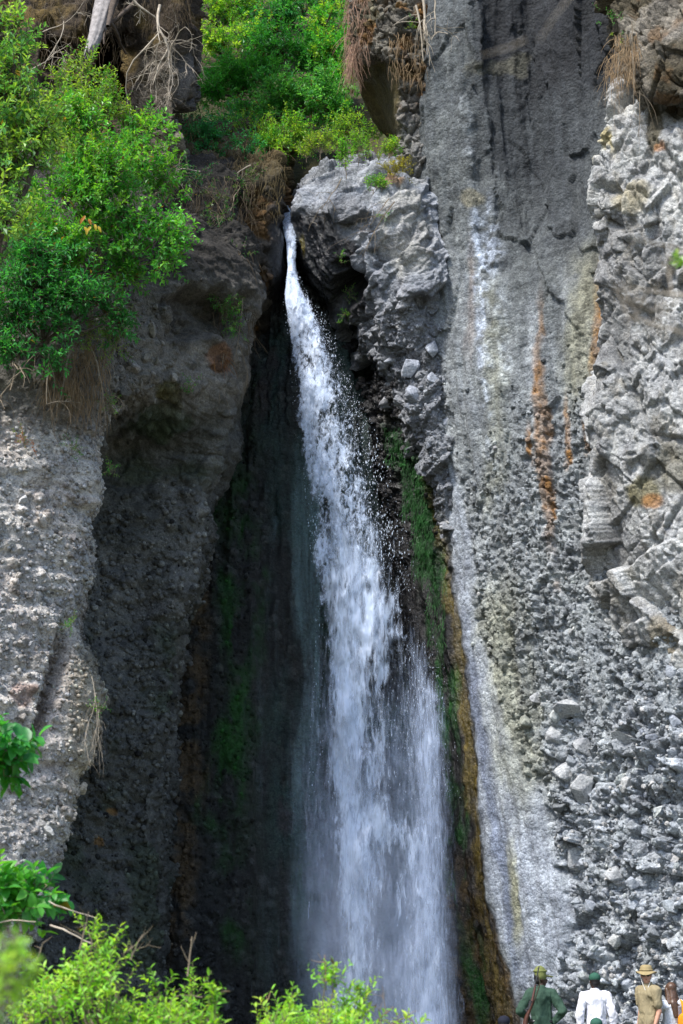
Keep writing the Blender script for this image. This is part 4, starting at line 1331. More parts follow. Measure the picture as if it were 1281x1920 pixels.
# thin films of water running down the wall left of the fall
for k, (u0, u1, va, vb, dn) in enumerate([(500, 600, 760, 1900, 0.46), (440, 540, 1000, 1850, 0.27)]):
    vv = np.linspace(va, vb, 260); uu = np.linspace(u0, u1, 50)
    U_, V_ = np.meshgrid(uu, vv)
    # lies 5 cm before the wet wall
    tgt = P(U_, V_, np.interp(V_, [400, 900, 1300, 1650, 2060], [38.0, 37.3, 36.85, 36.5, 36.2]) - 0.28).reshape(-1, 3)
    tgt[:, 1] += 0.10 * fbm(tgt * A3(1, 1, 0.12), 3, 3, 240 + k)
    s = np.tile(np.linspace(0, 1, 50), 260)
    n = fbm(tgt * A3(1, 1, 0.2), 0.9, 3, 233)
    n8 = fbm(tgt * A3(1, 1, 0.08), 3.5, 4, 239)
    de = dn * sst(0.0, 0.7, s + 0.5 * n8) * (1 + 0.8 * n8) * (1 - sst(0.8, 1, s) * (k == 1)) * sst(va, va + 150, V_.ravel()) * (1 + 0.7 * n)
    me = mesh_from('water_trickle', tgt, grid_faces(260, 50), 4, True, {'Flow': np.stack([tgt[:, 0], tgt[:, 2], np.full(len(tgt), 30 + 5 * k)], -1), 'Dens': np.clip(de, 0, 1)})
    child('water_trickle', me, fall, WM4)


def droplets(num, rng):
    v = 520 + (1500 - 520) * rng.random(num) ** 1.2
    Lx = np.interp(v, FALL[:, 0], FALL[:, 1]); Rx = np.interp(v, FALL[:, 0], FALL[:, 2]); Y = np.interp(v, FALL[:, 0], FALL[:, 3])
    s = rng.random(num)
    s = np.where(rng.random(num) < 0.25, 0.72 + 0.36 * rng.random(num) ** 1.3, s)
    s = np.where((rng.random(num) < 0.03) & (v < 900), -0.06 * rng.random(num), np.maximum(s, 0.03))
    u = Lx + (Rx - Lx) * s
    p = P(u, v, Y + rng.normal(size=num) * 0.28 - 0.1)
    k = fbm(p * A3(1, 1, 0.6), 2.2, 3, 241) > -0.05
    p = p[k]; v = v[k]
    n = len(p)
    w = (0.003 + 0.007 * rng.random(n) ** 3) * np.where(v > 1050, 0.65, 1)
    h = w * (1.4 + 2.5 * sst(600, 1200, v)) * (0.7 + rng.random(n))
    oct_ = np.array([[1, 0, 0], [0, 1, 0], [-1, 0, 0], [0, -1, 0], [0, 0, 1], [0, 0, -1]], float)
    f = np.array([[0, 1, 4], [1, 2, 4], [2, 3, 4], [3, 0, 4], [1, 0, 5], [2, 1, 5], [3, 2, 5], [0, 3, 5]])
    vv = oct_[None] * np.stack([w, w, h], -1)[:, None, :] * (0.7 + 0.6 * rng.random((n, 6, 1))) + p[:, None, :]
    ff = f[None] + (np.arange(n) * 6)[:, None, None]
    me = mesh_from('droplets', vv.reshape(-1, 3), ff.reshape(-1, 3), 3, True)
    return me


DROP = plain_material('droplet', (0.62, 0.70, 0.82), 0.25, 0.03, 5, 0.0, 0.6)
o = child('droplets', droplets(8000, np.random.default_rng(5)), fall, DROP)
o['kind'] = 'stuff'
POOL = new_mat('pool_water')[0]
pb_ = POOL.node_tree.nodes['Principled BSDF']
pb_.inputs['Base Color'].default_value = (0.03, 0.05, 0.055, 1); pb_.inputs['Roughness'].default_value = 0.12
pn = nd(POOL.node_tree, 'ShaderNodeTexNoise', i_Scale=6.0, i_Detail=4.0)
pbm = nd(POOL.node_tree, 'ShaderNodeBump'); pbm.inputs['Strength'].default_value = 0.4
POOL.node_tree.links.new(pn.outputs['Fac'], pbm.inputs['Height']); POOL.node_tree.links.new(pbm.outputs[0], pb_.inputs['Normal'])
X, Yg = np.meshgrid(np.linspace(-2.6, 2.6, 40), np.linspace(32.6, 37.2, 40))
pool = link('water', mesh_from('water', np.stack([X, Yg, 0 * X + 0.12], -1).reshape(-1, 3), grid_faces(40, 40), 4, True), None, POOL)
tag(pool, 'dark plunge pool at the foot of the waterfall', None, None, 'structure')

# ================================================================== PLANTS
def unit(a):
    return a / (np.linalg.norm(a, axis=-1, keepdims=True) + 1e-9)


def leaves_mesh(name, base, d, nrm, L, wr, col, near=False, fold=0.25, droop=0.25):
    """one mesh of many single leaves: base points, directions, leaf normals, lengths, colours"""
    d = unit(d)
    nrm = unit(nrm - (nrm * d).sum(-1, keepdims=True) * d)
    sd = np.cross(d, nrm)
    L = np.asarray(L)[:, None]
    Wd = L * np.asarray(wr).reshape(-1, 1) if np.ndim(wr) else L * wr
    n = len(base)
    if not near:
        a = base
        b = base + d * L * 0.48 + sd * Wd * 0.5 + nrm * Wd * fold
        c = base + d * L * 0.48 - sd * Wd * 0.5 + nrm * Wd * fold
        t = base + d * L - nrm * L * droop * 0.6
        V = np.stack([a, b, t, c], 1)
        F = np.array([[0, 1, 2], [0, 2, 3]])
        k = 4
    else:
        pts = []
        for s, w in ((0.0, 0.0), (0.22, 0.40), (0.50, 0.50), (0.78, 0.33), (1.0, 0.0)):
            m = base + d * L * s - nrm * L * droop * s * s
            if w == 0:
                pts.append(m)
            else:
                pts += [m + sd * Wd * w + nrm * Wd * fold * w * 1.6, m, m - sd * Wd * w + nrm * Wd * fold * w * 1.6]
        V = np.stack(pts, 1)
        F = np.array([[0, 1, 2], [0, 2, 3], [1, 4, 5], [1, 5, 2], [2, 5, 6], [2, 6, 3], [4, 7, 8], [4, 8, 5], [5, 8, 9], [5, 9, 6], [7, 10, 8], [8, 10, 9]])
        k = 11
    f = F[None] + (np.arange(n) * k)[:, None, None]
    return mesh_from(name, V.reshape(-1, 3), f.reshape(-1, 3), 3, near, {'Col': np.repeat(np.clip(col, 0.004, 0.6), k, 0)})


def tubes_mesh(name, lines, sides=5, attrs_col=None):
    """lines: list of (points (k,3), radii (k,))"""
    V, F, off = [], [], 0
    ang = np.linspace(0, 2 * np.pi, sides, endpoint=False)
    for pts, rad in lines:
        pts = np.asarray(pts, float); rad = np.broadcast_to(np.asarray(rad, float), (len(pts),))
        t = unit(np.gradient(pts, axis=0))
        ref = np.array([0.31, 0.17, 0.93]) if abs(t[0, 2]) < 0.9 else np.array([0.9, 0.3, 0.1])
        a = unit(np.cross(t, ref)); b = np.cross(t, a)
        r = pts[:, None, :] + rad[:, None, None] * (np.cos(ang)[None, :, None] * a[:, None, :] + np.sin(ang)[None, :, None] * b[:, None, :])
        V.append(r.reshape(-1, 3))
        k = len(pts)
        i = np.arange(k * sides).reshape(k, sides)
        j = np.roll(i, -1, 1)
        F.append(np.stack([i[:-1], j[:-1], j[1:], i[1:]], -1).reshape(-1, 4) + off)
        off += k * sides
    return mesh_from(name, np.concatenate(V), np.concatenate(F), 4, True)


def bez(a, b, sag=0.0, n=8, rng=None, wob=0.0):
    a = np.asarray(a, float); b = np.asarray(b, float)
    t = np.linspace(0, 1, n)[:, None]
    m = a * (1 - t) + b * t
    m[:, 2] += (sag * 4 * t * (1 - t))[:, 0]
    if rng is not None and wob:
        w = rng.normal(size=(n, 3)) * wob
        w[0] = w[-1] = 0
        m += w
    return m


PALGAIN = 1.5
GREEN = A3(0.035, 0.17, 0.026)
DEEP = A3(0.020, 0.12, 0.028)
YEL = A3(0.15, 0.28, 0.025)
LIME = A3(0.20, 0.33, 0.025)
BLUEG = A3(0.04, 0.17, 0.065)


def bush(kind, label, cat, root, clumps, leaf=0.07, wr=0.42, perTwig=11, twigL=0.28, pal=(GREEN, YEL), mixp=0.3, seed=0, group=None, trunk_r=0.03, near=False,
         stem_mat=None, up=0.45, dens=1.0, leaf_name='foliage', stem_name='stem', gaps=0.0, singles=0, tube_sides=4, twig_r=0.004):
    """clumps: (centre (3,), radii (3,), twigs). Twigs point out of their clump and carry leaves in spirals; a stem with limbs joins the clumps to the root."""
    pal = tuple(c_ * PALGAIN for c_ in pal)
    rng = np.random.default_rng(seed + 1000)
    root = np.asarray(root, float)
    T = empty(kind, tuple(root))
    tag(T, label, cat, group)
    B, D, N_, Ls, Cs, lines = [], [], [], [], [], []
    cen = np.mean([c[0] for c in clumps], 0)
    fork = root + (cen - root) * 0.45
    child(stem_name, tubes_mesh(stem_name, [(bez(root, fork, 0, 7, rng, 0.03 * np.linalg.norm(fork - root)), np.linspace(trunk_r, trunk_r * 0.7, 7))], 6), T, stem_mat or TWIG)
    for (c, r, nt_) in clumps:
        c = np.asarray(c, float); r = np.asarray(r, float)
        nt_ = max(3, int(nt_ * dens))
        ln = np.linalg.norm(c - fork)
        limb = (bez(fork, c, 0.06 * ln, 9, rng, 0.010 * ln), np.linspace(trunk_r * 0.62, trunk_r * 0.25, 9))
        if len(clumps) > 12:
            lines.append(limb)
        else:
            child('limb', tubes_mesh('limb', [limb], 5), T, stem_mat or TWIG)
        q = unit(rng.normal(size=(nt_, 3)))
        rad = rng.random((nt_, 1)) ** 0.45
        o = q * rad
        pt = c + o * r * (1 + 0.25 * rng.normal(size=(nt_, 1)))
        if gaps:
            keep = fbm(pt.astype(np.float32), 1.3 / max(0.3, r.mean()), 2, seed + 3) > gaps - 0.35
            pt, o = pt[keep], o[keep]
        k = len(pt)
        if not k: continue
        ax = unit(0.7 * o * rad.mean() + np.array([0, -0.15, up]) + 0.55 * rng.normal(size=(k, 3)))
        tl = twigL * (0.6 + 0.8 * rng.random(k))
        tcol = np.where(rng.random((k, 1)) < mixp, pal[1], pal[0]) * (0.75 + 0.5 * rng.random((k, 1)))
        for j in range(k):
            if rng.random() < 0.35:
                lines.append((bez(c, pt[j], 0.05, 4, rng, 0.02), np.linspace(trunk_r * 0.2, twig_r, 4)))
            lines.append((np.stack([pt[j], pt[j] + ax[j] * tl[j] * 0.5, pt[j] + ax[j] * tl[j]]), np.array([twig_r, twig_r * 0.8, twig_r * 0.4])))
        f = (np.arange(perTwig) + 0.5) / perTwig
        ph = 2.4 * np.arange(perTwig)[None, :] + 6.28 * rng.random((k, 1))
        e1 = unit(np.cross(ax, np.array([0.2, 0.1, 0.97]) + 0 * ax)); e2 = np.cross(ax, e1)
        radial = np.cos(ph)[..., None] * e1[:, None] + np.sin(ph)[..., None] * e2[:, None]
        bp = pt[:, None] + ax[:, None] * (tl[:, None] * f[None])[..., None]
        dd = radial * 0.85 + ax[:, None] * (0.35 + 0.5 * f[None, :, None]) + 0.2 * rng.normal(size=radial.shape)
        nn = np.array([0, -0.25, 1.0]) + 0.45 * rng.normal(size=radial.shape) + 0.3 * ax[:, None]
        ll = leaf * (0.45 + 0.85 * rng.random((k, perTwig))) * (1 - 0.35 * np.abs(f[None] - 0.45))
        cc = tcol[:, None, :] * (0.8 + 0.4 * rng.random((k, perTwig, 1)))
        odd = rng.random((k, perTwig, 1))
        cc = np.where(odd < 0.006, np.array([0.24, 0.18, 0.03]), np.where(odd < 0.02, np.array([0.11, 0.075, 0.03]), cc))
        B.append(bp.reshape(-1, 3)); D.append(dd.reshape(-1, 3)); N_.append(nn.reshape(-1, 3)); Ls.append(ll.ravel()); Cs.append(cc.reshape(-1, 3))
    child('twigs', tubes_mesh('twigs', lines, tube_sides), T, stem_mat or TWIG)['kind'] = 'stuff'
    B, D, N_, Ls, Cs = map(np.concatenate, (B, D, N_, Ls, Cs))
    if singles:      # the largest leaves one by one, sharing a few meshes
        pick = np.argsort(B[:, 1] * 1.0 - Ls * 2)[:singles]
        rest = np.setdiff1d(np.arange(len(B)), pick)
        kinds = []
        for q in range(4):
            cq = np.clip((pal[0] * (1 - q / 3 * mixp * 1.6) + pal[1] * q / 3 * mixp * 1.6), 0, 1)
            kinds.append(leaves_mesh('leaf', np.zeros((1, 3)), np.array([[0, 1.0, 0]]), np.array([[0, 0, 1.0]]), [1.0], wr, cq[None] * (0.85 + 0.1 * q), True, 0.25, 0.15 + 0.08 * q))
            kinds[-1].materials.append(LEAF)
        for i in pick:
            o = bpy.data.objects.new('leaf', kinds[rng.integers(4)])
            COL.objects.link(o)
            o.parent = T
            y = unit(D[i]); z = unit(N_[i] - (N_[i] @ y) * y); x = np.cross(y, z)
            M = Matrix(((x[0], y[0], z[0]), (x[1], y[1], z[1]), (x[2], y[2], z[2]))).to_4x4()
            o.matrix_basis = Matrix.Translation(B[i] - root) @ M @ Matrix.Scale(float(Ls[i]), 4)
        B, D, N_, Ls, Cs = B[rest], D[rest], N_[rest], Ls[rest], Cs[rest]
    if len(B):
        o = child(leaf_name, leaves_mesh(leaf_name, B, D, N_, Ls, wr, Cs, near), T, LEAF)
        if singles:
            o['kind'] = 'stuff'
    return T


def cl(u, v, Y, ru, rv, ry, n):
    p = P(u, v, Y)
    s = np.linalg.norm(p - CAM) / FOC
    return (p, (ru * s, ry, rv * s), n)


# ---- wooded hillside above the lip
WL = 1.22
woods = [
    ((560, 250, 41.5), [(520, 190, 41.5, 62, 40, 0.6, 120), (590, 175, 41.2, 55, 38, 0.6, 110), (620, 215, 41, 32, 30, 0.5, 60), (470, 215, 41.3, 40, 26, 0.5, 60)], 0.105, (A3(0.035, 0.15, 0.035), A3(0.07, 0.22, 0.05)), 'glossy broad-leaved tree overhanging the lava ledge on the hillside', 0.45),
    ((440, 330, 39.5), [(430, 255, 39.6, 48, 30, 0.5, 90), (385, 285, 39.2, 40, 28, 0.5, 70), (480, 270, 39.8, 40, 26, 0.5, 70)], 0.085, (BLUEG * 0.75, GREEN), 'dark blue-green shrub at the foot of the wooded hillside', 0.2),
    ((455, 220, 42.5), [(440, 150, 42.6, 55, 38, 0.6, 110), (395, 175, 42.2, 40, 34, 0.6, 70), (490, 130, 42.8, 40, 34, 0.6, 70)], 0.095, (GREEN, A3(0.05, 0.19, 0.03)), 'leafy green tree behind the knobbly rock pillar', 0.3),
    ((545, 170, 45), [(530, 100, 45, 50, 40, 0.7, 90), (590, 110, 45, 45, 36, 0.7, 90), (490, 85, 45.2, 36, 30, 0.7, 60)], 0.10, (DEEP, GREEN), 'dark green tree in the middle of the wooded hillside', 0.3),
    ((620, 150, 44), [(625, 95, 44, 36, 36, 0.6, 70), (640, 150, 43.5, 26, 34, 0.5, 50), (610, 50, 44.5, 36, 32, 0.6, 60)], 0.09, (GREEN, YEL * 0.8), 'tree close to the jutting rock with the hollow underside', 0.3),
    ((415, 140, 45), [(400, 85, 45, 46, 36, 0.6, 80), (455, 70, 45.5, 40, 34, 0.6, 70)], 0.085, (A3(0.05, 0.16, 0.02), YEL), 'yellowish thin-leaved tree above the rock pillar', 0.5),
    ((505, 90, 48), [(510, 35, 48, 50, 38, 0.8, 90), (570, 30, 48, 45, 36, 0.8, 80)], 0.11, (DEEP * 0.9, GREEN), 'shaded tree near the top of the hillside gap', 0.2),
    ((420, 80, 48), [(400, 20, 48, 50, 40, 0.8, 80), (450, 10, 48.5, 46, 40, 0.8, 80), (350, 15, 47, 36, 34, 0.7, 50)], 0.10, (A3(0.04, 0.14, 0.015), YEL * 0.9), 'pale green tree at the upper edge of the hillside gap', 0.45),
    ((630, 60, 50), [(620, 0, 50, 46, 38, 0.8, 70), (660, 20, 49, 30, 40, 0.8, 50), (560, -25, 50, 60, 30, 0.8, 70)], 0.10, (GREEN * 0.9, YEL * 0.7), 'tree crown high behind the mossy jutting rock', 0.3),
    ((500, -20, 53), [(480, -40, 53, 60, 36, 0.9, 80), (400, -40, 52, 60, 36, 0.9, 80), (330, -30, 50, 50, 36, 0.9, 60)], 0.11, (GREEN * 0.9, YEL * 0.6), 'tall tree at the very top of the hillside', 0.3),
    ((545, 335, 39.3), [(530, 300, 39.4, 24, 30, 0.3, 40), (505, 250, 40, 30, 26, 0.4, 40), (555, 265, 40.4, 34, 24, 0.4, 50)], 0.06, (GREEN, YEL), 'small-leaved bush right behind the lip of the fall', 0.4),
    ((400, 345, 36.6), [(375, 265, 36.5, 36, 26, 0.4, 60), (345, 300, 36.0, 26, 18, 0.3, 30), (420, 300, 36.6, 34, 18, 0.4, 40), (460, 285, 37.0, 34, 20, 0.4, 40)], 0.075, (A3(0.02, 0.12, 0.045), A3(0.03, 0.17, 0.05)), 'low blue-green shrub spilling over the dark stony bank', 0.4),
    ((500, 330, 37.4), [(500, 275, 37.6, 40, 26, 0.4, 60), (540, 250, 38.4, 40, 30, 0.4, 60), (470, 245, 38.4, 40, 26, 0.4, 60)], 0.07, (A3(0.05, 0.17, 0.02), A3(0.12, 0.22, 0.02)), 'olive-green bush tangled with dry grass left of the lip', 0.5),
    ((655, 290, 38.6), [(650, 235, 38.7, 20, 26, 0.3, 30), (630, 262, 38.8, 26, 18, 0.3, 36), (690, 255, 38.6, 26, 20, 0.3, 26)], 0.055, (A3(0.05, 0.15, 0.02), YEL), 'weedy shrub growing behind the lava ledge', 0.5),
]
for i, (rt, cs, lf, pal, lab, mp) in enumerate(woods):
    bush('tree' if lf > 0.07 else 'bush', lab, 'tree' if lf > 0.07 else 'bush', P(*rt), [cl(*c) for c in cs], lf * WL, 0.46, 12, 0.30, tuple(c_ * 1.3 for c_ in pal), mp, 300 + i, 'trees on the hillside' if lf > 0.07 else None, 0.07,
         stem_mat=BARK, dens=3.3, leaf_name='crown' if lf > 0.07 else 'foliage', stem_name='trunk' if lf > 0.07 else 'stem', gaps=0.22)

# ---- shrubs hanging over the left cliff
bush('shrub', 'large bright green shrub sprawling over the top of the left cliff', 'shrub', P(165, 640, 29.2),
     [cl(150, 250, 29.0, 60, 55, 0.6, 80), cl(200, 330, 28.8, 70, 60, 0.6, 110), cl(265, 300, 29.4, 45, 50, 0.5, 70), cl(130, 370, 28.6, 60, 55, 0.6, 90),
      cl(220, 420, 28.8, 60, 45, 0.5, 80), cl(115, 470, 28.5, 60, 45, 0.5, 80), cl(60, 420, 28.5, 60, 60, 0.5, 80), cl(235, 520, 29.0, 30, 30, 0.3, 24), cl(310, 345, 29.8, 26, 34, 0.3, 24), cl(285, 250, 29.8, 30, 30, 0.4, 26)],
     0.11, 0.46, 12, 0.30, (A3(0.045, 0.19, 0.028), A3(0.10, 0.26, 0.03)), 0.45, 401, None, 0.05, dens=3.2, gaps=0.32)
bush('shrub', 'yellow-green shrub with upright shoots between the dead trunk and the green shrub', 'shrub', P(150, 420, 29.6),
     [cl(140, 230, 29.2, 50, 34, 0.4, 60), cl(165, 205, 29.4, 40, 40, 0.4, 40), cl(100, 260, 29.0, 50, 40, 0.4, 60), cl(195, 175, 29.8, 14, 34, 0.2, 14), cl(155, 130, 29.8, 10, 36, 0.2, 12), cl(115, 165, 29.6, 14, 40, 0.2, 12), cl(70, 200, 29.4, 18, 30, 0.2, 12), cl(245, 235, 29.8, 16, 26, 0.2, 12), cl(218, 190, 29.8, 10, 24, 0.15, 7), cl(200, 215, 29.6, 26, 14, 0.2, 16), cl(160, 300, 28.7, 55, 40, 0.4, 50)],
     0.085, 0.42, 12, 0.34, (A3(0.055, 0.17, 0.02), A3(0.15, 0.25, 0.03)), 0.55, 402, None, 0.03, dens=2.6, up=0.8)
bush('shrub', 'dark green broad-leaved shrub on the lower part of the left cliff', 'shrub', P(55, 690, 28.6),
     [cl(60, 540, 28.0, 70, 46, 0.5, 80), cl(130, 560, 28.2, 60, 40, 0.5, 60), cl(30, 600, 28.0, 50, 36, 0.4, 50), cl(190, 570, 28.6, 46, 22, 0.4, 34), cl(70, 480, 28.0, 60, 36, 0.5, 50), cl(20, 665, 28.0, 40, 28, 0.3, 26), cl(225, 610, 28.8, 22, 26, 0.2, 12), cl(95, 690, 28.2, 20, 26, 0.2, 10), cl(245, 575, 28.9, 14, 12, 0.15, 6), cl(110, 620, 28.2, 36, 20, 0.3, 24)],
     0.115, 0.38, 11, 0.30, (A3(0.022, 0.13, 0.03), A3(0.035, 0.18, 0.04)), 0.4, 403, None, 0.05, dens=2.6, stem_mat=BARK, gaps=0.2)
bush('shrub', 'light green round-leaved spray reaching out over the dark recess', 'shrub', P(190, 540, 29.0),
     [cl(260, 425, 28.8, 50, 32, 0.35, 46), cl(318, 435, 28.9, 34, 30, 0.3, 36), cl(335, 465, 28.9, 18, 20, 0.25, 18), cl(312, 495, 28.9, 26, 20, 0.25, 20), cl(225, 470, 28.7, 36, 26, 0.3, 26)],
     0.10, 0.60, 9, 0.26, (A3(0.05, 0.21, 0.035), A3(0.09, 0.27, 0.04)), 0.4, 404, None, 0.025, dens=2.0, up=0.3)
bush('fern', 'feathery yellow-green fern clump low on the pale conglomerate', 'fern', P(205, 720, 29.3),
     [cl(200, 610, 29.0, 34, 22, 0.25, 40), cl(170, 630, 28.9, 26, 24, 0.2, 26), cl(218, 645, 29.1, 22, 26, 0.2, 24), cl(235, 590, 29.2, 16, 14, 0.2, 12)],
     0.05, 0.36, 14, 0.28, (A3(0.06, 0.17, 0.02), A3(0.12, 0.23, 0.03)), 0.5, 405, None, 0.012, up=0.1)
for i, (uu, vv, Y, r, lab) in enumerate([(428, 565, 32.2, 24, 'fern tuft on the knobbly edge beside the fall, highest of its kind'), (440, 600, 32.2, 14, 'small fern tuft just below a larger one beside the fall'), (205, 762, 29.2, 15, 'fern sprig above the dark cave of the left cliff'), (207, 880, 29.3, 11, 'wiry sprig at the left lip of the dark cave'),
                                         (360, 725, 31.0, 12, 'tiny fern on the mossy brow above the cave'), (133, 1170, 28.8, 9, 'sprig in the notch of the pale buttress'), (188, 1325, 28.5, 9, 'sprig on the bulge of the pale buttress'), (135, 838, 28.7, 12, 'low weed on the pebbly slope'), (45, 825, 28.4, 16, 'reddish weed at the left of the pebbly slope'),
                                         (655, 552, 36.2, 11, 'bright fern hanging in the black hollow'), (648, 592, 36.4, 14, 'lowest fern below the black hollow right of the fall'), (640, 485, 35.5, 7, 'fern at the small cascade on the lava ledge'), (722, 405, 34.6, 8, 'weed rooted in the middle of the lava ledge')]):
    rd = 'reddish' in lab
    bush('fern' if 'fern' in lab else 'weed', lab, 'fern' if 'fern' in lab else 'weed', P(uu, vv + r * 0.8, Y + 0.15), [cl(uu, vv, Y - 0.05, r, r, 0.12, int(r * 1.1))], 0.048, 0.38, 9, 0.16,
         (A3(0.22, 0.08, 0.04), A3(0.10, 0.15, 0.03)) if rd else (A3(0.03, 0.15, 0.02), A3(0.08, 0.22, 0.02)), 0.4, 420 + i, None, 0.006, up=0.1)

bush('shrub', 'dark shrub in the shade below the rock pillar', 'shrub', P(310, 400, 33.4), [cl(300, 345, 33.0, 40, 20, 0.4, 50), cl(345, 330, 33.4, 34, 20, 0.4, 40), cl(275, 380, 32.6, 26, 22, 0.3, 24)], 0.085, 0.42, 11, 0.28, (A3(0.012, 0.065, 0.022), A3(0.022, 0.10, 0.03)), 0.4, 451, None, 0.03, dens=1.6, gaps=0.25)
bush('shrub', 'sparse dark creeper hanging over the brow left of the lip', 'shrub', P(430, 430, 34.2), [cl(390, 360, 34.0, 40, 18, 0.4, 34), cl(450, 350, 34.8, 36, 16, 0.4, 30), cl(410, 410, 33.4, 34, 30, 0.4, 26), cl(440, 480, 33.2, 26, 30, 0.3, 20)], 0.07, 0.42, 11, 0.26, (A3(0.018, 0.075, 0.018), A3(0.05, 0.10, 0.018)), 0.4, 452, None, 0.025, dens=1.4, gaps=0.3, up=0.0)
bush('fern', 'fern tufts on the cobbles above the rust-red fern', 'fern', P(425, 640, 32.3), [cl(425, 575, 32.0, 24, 22, 0.2, 24), cl(440, 615, 32.0, 16, 18, 0.2, 14), cl(405, 560, 31.9, 12, 12, 0.15, 8)], 0.06, 0.36, 12, 0.2, (A3(0.03, 0.14, 0.02), A3(0.06, 0.19, 0.02)), 0.4, 453, None, 0.008, up=0.0)
hanging_grass_late = [('tangled dead vines over the shaded brow of the left cliff', 'dry_grass', 'grass', [(280, 480, 330, 470, 32.6, 34.4)], 240, 0.55), ('dark dead creepers hanging beside the rust-red fern', 'dry_grass', 'grass', [(400, 475, 470, 640, 32.0, 32.6)], 130, 0.45)]
# ---- herbs on the ledge
for i, (uu, vb, Y, h, w, lab, pal) in enumerate([
    (650, 335, 35.2, 60, 20, 'tall leafy herb growing from the crack in the lava ledge', (A3(0.06, 0.20, 0.02), A3(0.12, 0.27, 0.02))),
    (600, 300, 36.6, 40, 24, 'yellow-green weeds behind the top of the lava ledge', (A3(0.09, 0.20, 0.02), A3(0.17, 0.25, 0.03))),
    (575, 305, 36.8, 30, 14, 'weed tuft at the left shoulder of the lava ledge', (A3(0.09, 0.20, 0.02), A3(0.17, 0.25, 0.03))),
    (672, 312, 35.4, 55, 18, 'upright herb right of the crack in the lava ledge', (A3(0.06, 0.18, 0.02), A3(0.12, 0.25, 0.02))),
    (728, 308, 35.5, 34, 18, 'yellow-green herb beside the mossy cushion', (A3(0.08, 0.20, 0.02), A3(0.17, 0.26, 0.02))),
    (700, 365, 34.8, 20, 8, 'thin herb on the pale face of the lava ledge', (A3(0.05, 0.17, 0.02), A3(0.12, 0.25, 0.02))),
    (716, 360, 34.8, 18, 7, 'smaller thin herb next to another on the pale face', (A3(0.05, 0.17, 0.02), A3(0.12, 0.25, 0.02)))]):
    rng = np.random.default_rng(500 + i)
    cs = []
    for k in range(max(3, int(w / 1.5))):
        du = rng.uniform(-w, w)
        cs.append(cl(uu + du, vb - h * rng.uniform(0.3, 0.95), Y, 4, h * 0.25, 0.06, 5))
    bush('herb', lab, 'herb', P(uu, vb, Y), cs, 0.075, 0.34, 10, 0.22, tuple(c_ * 1.15 for c_ in pal), 0.45, 510 + i, None, 0.008, up=1.6)
bush('moss_cushion', 'golden-green mossy cushion plant between the ledge and the grey cliff', 'plant', P(745, 335, 35.0), [cl(742, 318, 34.75, 26, 13, 0.22, 80), cl(755, 308, 34.8, 16, 10, 0.2, 40)], 0.04, 0.5, 12, 0.12, (A3(0.12, 0.12, 0.01), A3(0.20, 0.20, 0.015)), 0.5, 530, None, 0.006, up=0.8)
for i, (uu, vv, lab) in enumerate([(776, 47, 'small green sprig on the dark jutting rock'), (1150, 45, 'thin green creeper at the top of the cliff')]):
    bush('sprig', lab, 'sprig', P(uu, vv + 12, 34.9 if i == 0 else 31.9), [cl(uu, vv, 34.7 if i == 0 else 31.7, 6 if i == 0 else 30, 10 if i == 0 else 30, 0.1, 8 if i == 0 else 14)], 0.05, 0.4, 8, 0.15, (GREEN, YEL * 0.8), 0.4, 540 + i, None, 0.005)

# ---- plants near the camera
bush('tree', 'pale green tree reaching in near the upper left edge', 'tree', (P(-330, 300, 17)[0], 17.0, 0.0),
     [cl(-25, 150, 17, 60, 60, 0.5, 60), cl(-5, 75, 17, 30, 36, 0.3, 14), cl(28, 55, 17, 8, 26, 0.1, 7), cl(35, 100, 17, 14, 24, 0.15, 8), cl(22, 190, 17, 40, 50, 0.4, 44), cl(45, 270, 17, 50, 40, 0.4, 46), cl(0, 330, 17, 60, 60, 0.5, 56), cl(10, 420, 16.5, 44, 40, 0.4, 30), cl(80, 245, 17, 36, 26, 0.3, 18)],
     0.085, 0.42, 12, 0.26, (A3(0.07, 0.19, 0.05), A3(0.16, 0.28, 0.05)), 0.5, 601, None, 0.09, leaf_name='crown', stem_name='trunk', stem_mat=BARK, dens=2.0)


def ground_at(u, Y):
    x = float(P(u, 1800, Y)[0])
    return (x, Y, float(ground_z(0, Y)))


def foreground_bush(label, u0, u1, top, Y, seed, n, spikes=()):
    top = [(a_, b_ + 74) for a_, b_ in top]
    spikes = [(a_, b_ + 62, c_) for a_, b_, c_ in spikes]
    rng = np.random.default_rng(seed)
    cs = []
    for k in range(n):
        uu = rng.uniform(u0, u1)
        vt = np.interp(uu, [t[0] for t in top], [t[1] for t in top])
        vv = vt + 14 + (1990 - vt) * rng.random() ** 1.2
        yy = Y + rng.uniform(-0.45, 0.45)
        cs.append(cl(uu, vv, yy, 24, 22, 0.10, 8))
    for (uu, vv, yy) in spikes:
        cs.append(cl(uu, vv, yy, 9, 12, 0.04, 5))
    return bush('bush', label, 'bush', ground_at((u0 + u1) / 2, Y), cs, 0.044, 0.34, 12, 0.13, (A3(0.12, 0.28, 0.022), A3(0.22, 0.40, 0.035)), 0.5, seed, 'leafy bushes in front of the fall', 0.014, near=True, up=1.1, twig_r=0.0022, stem_mat=TWIG)


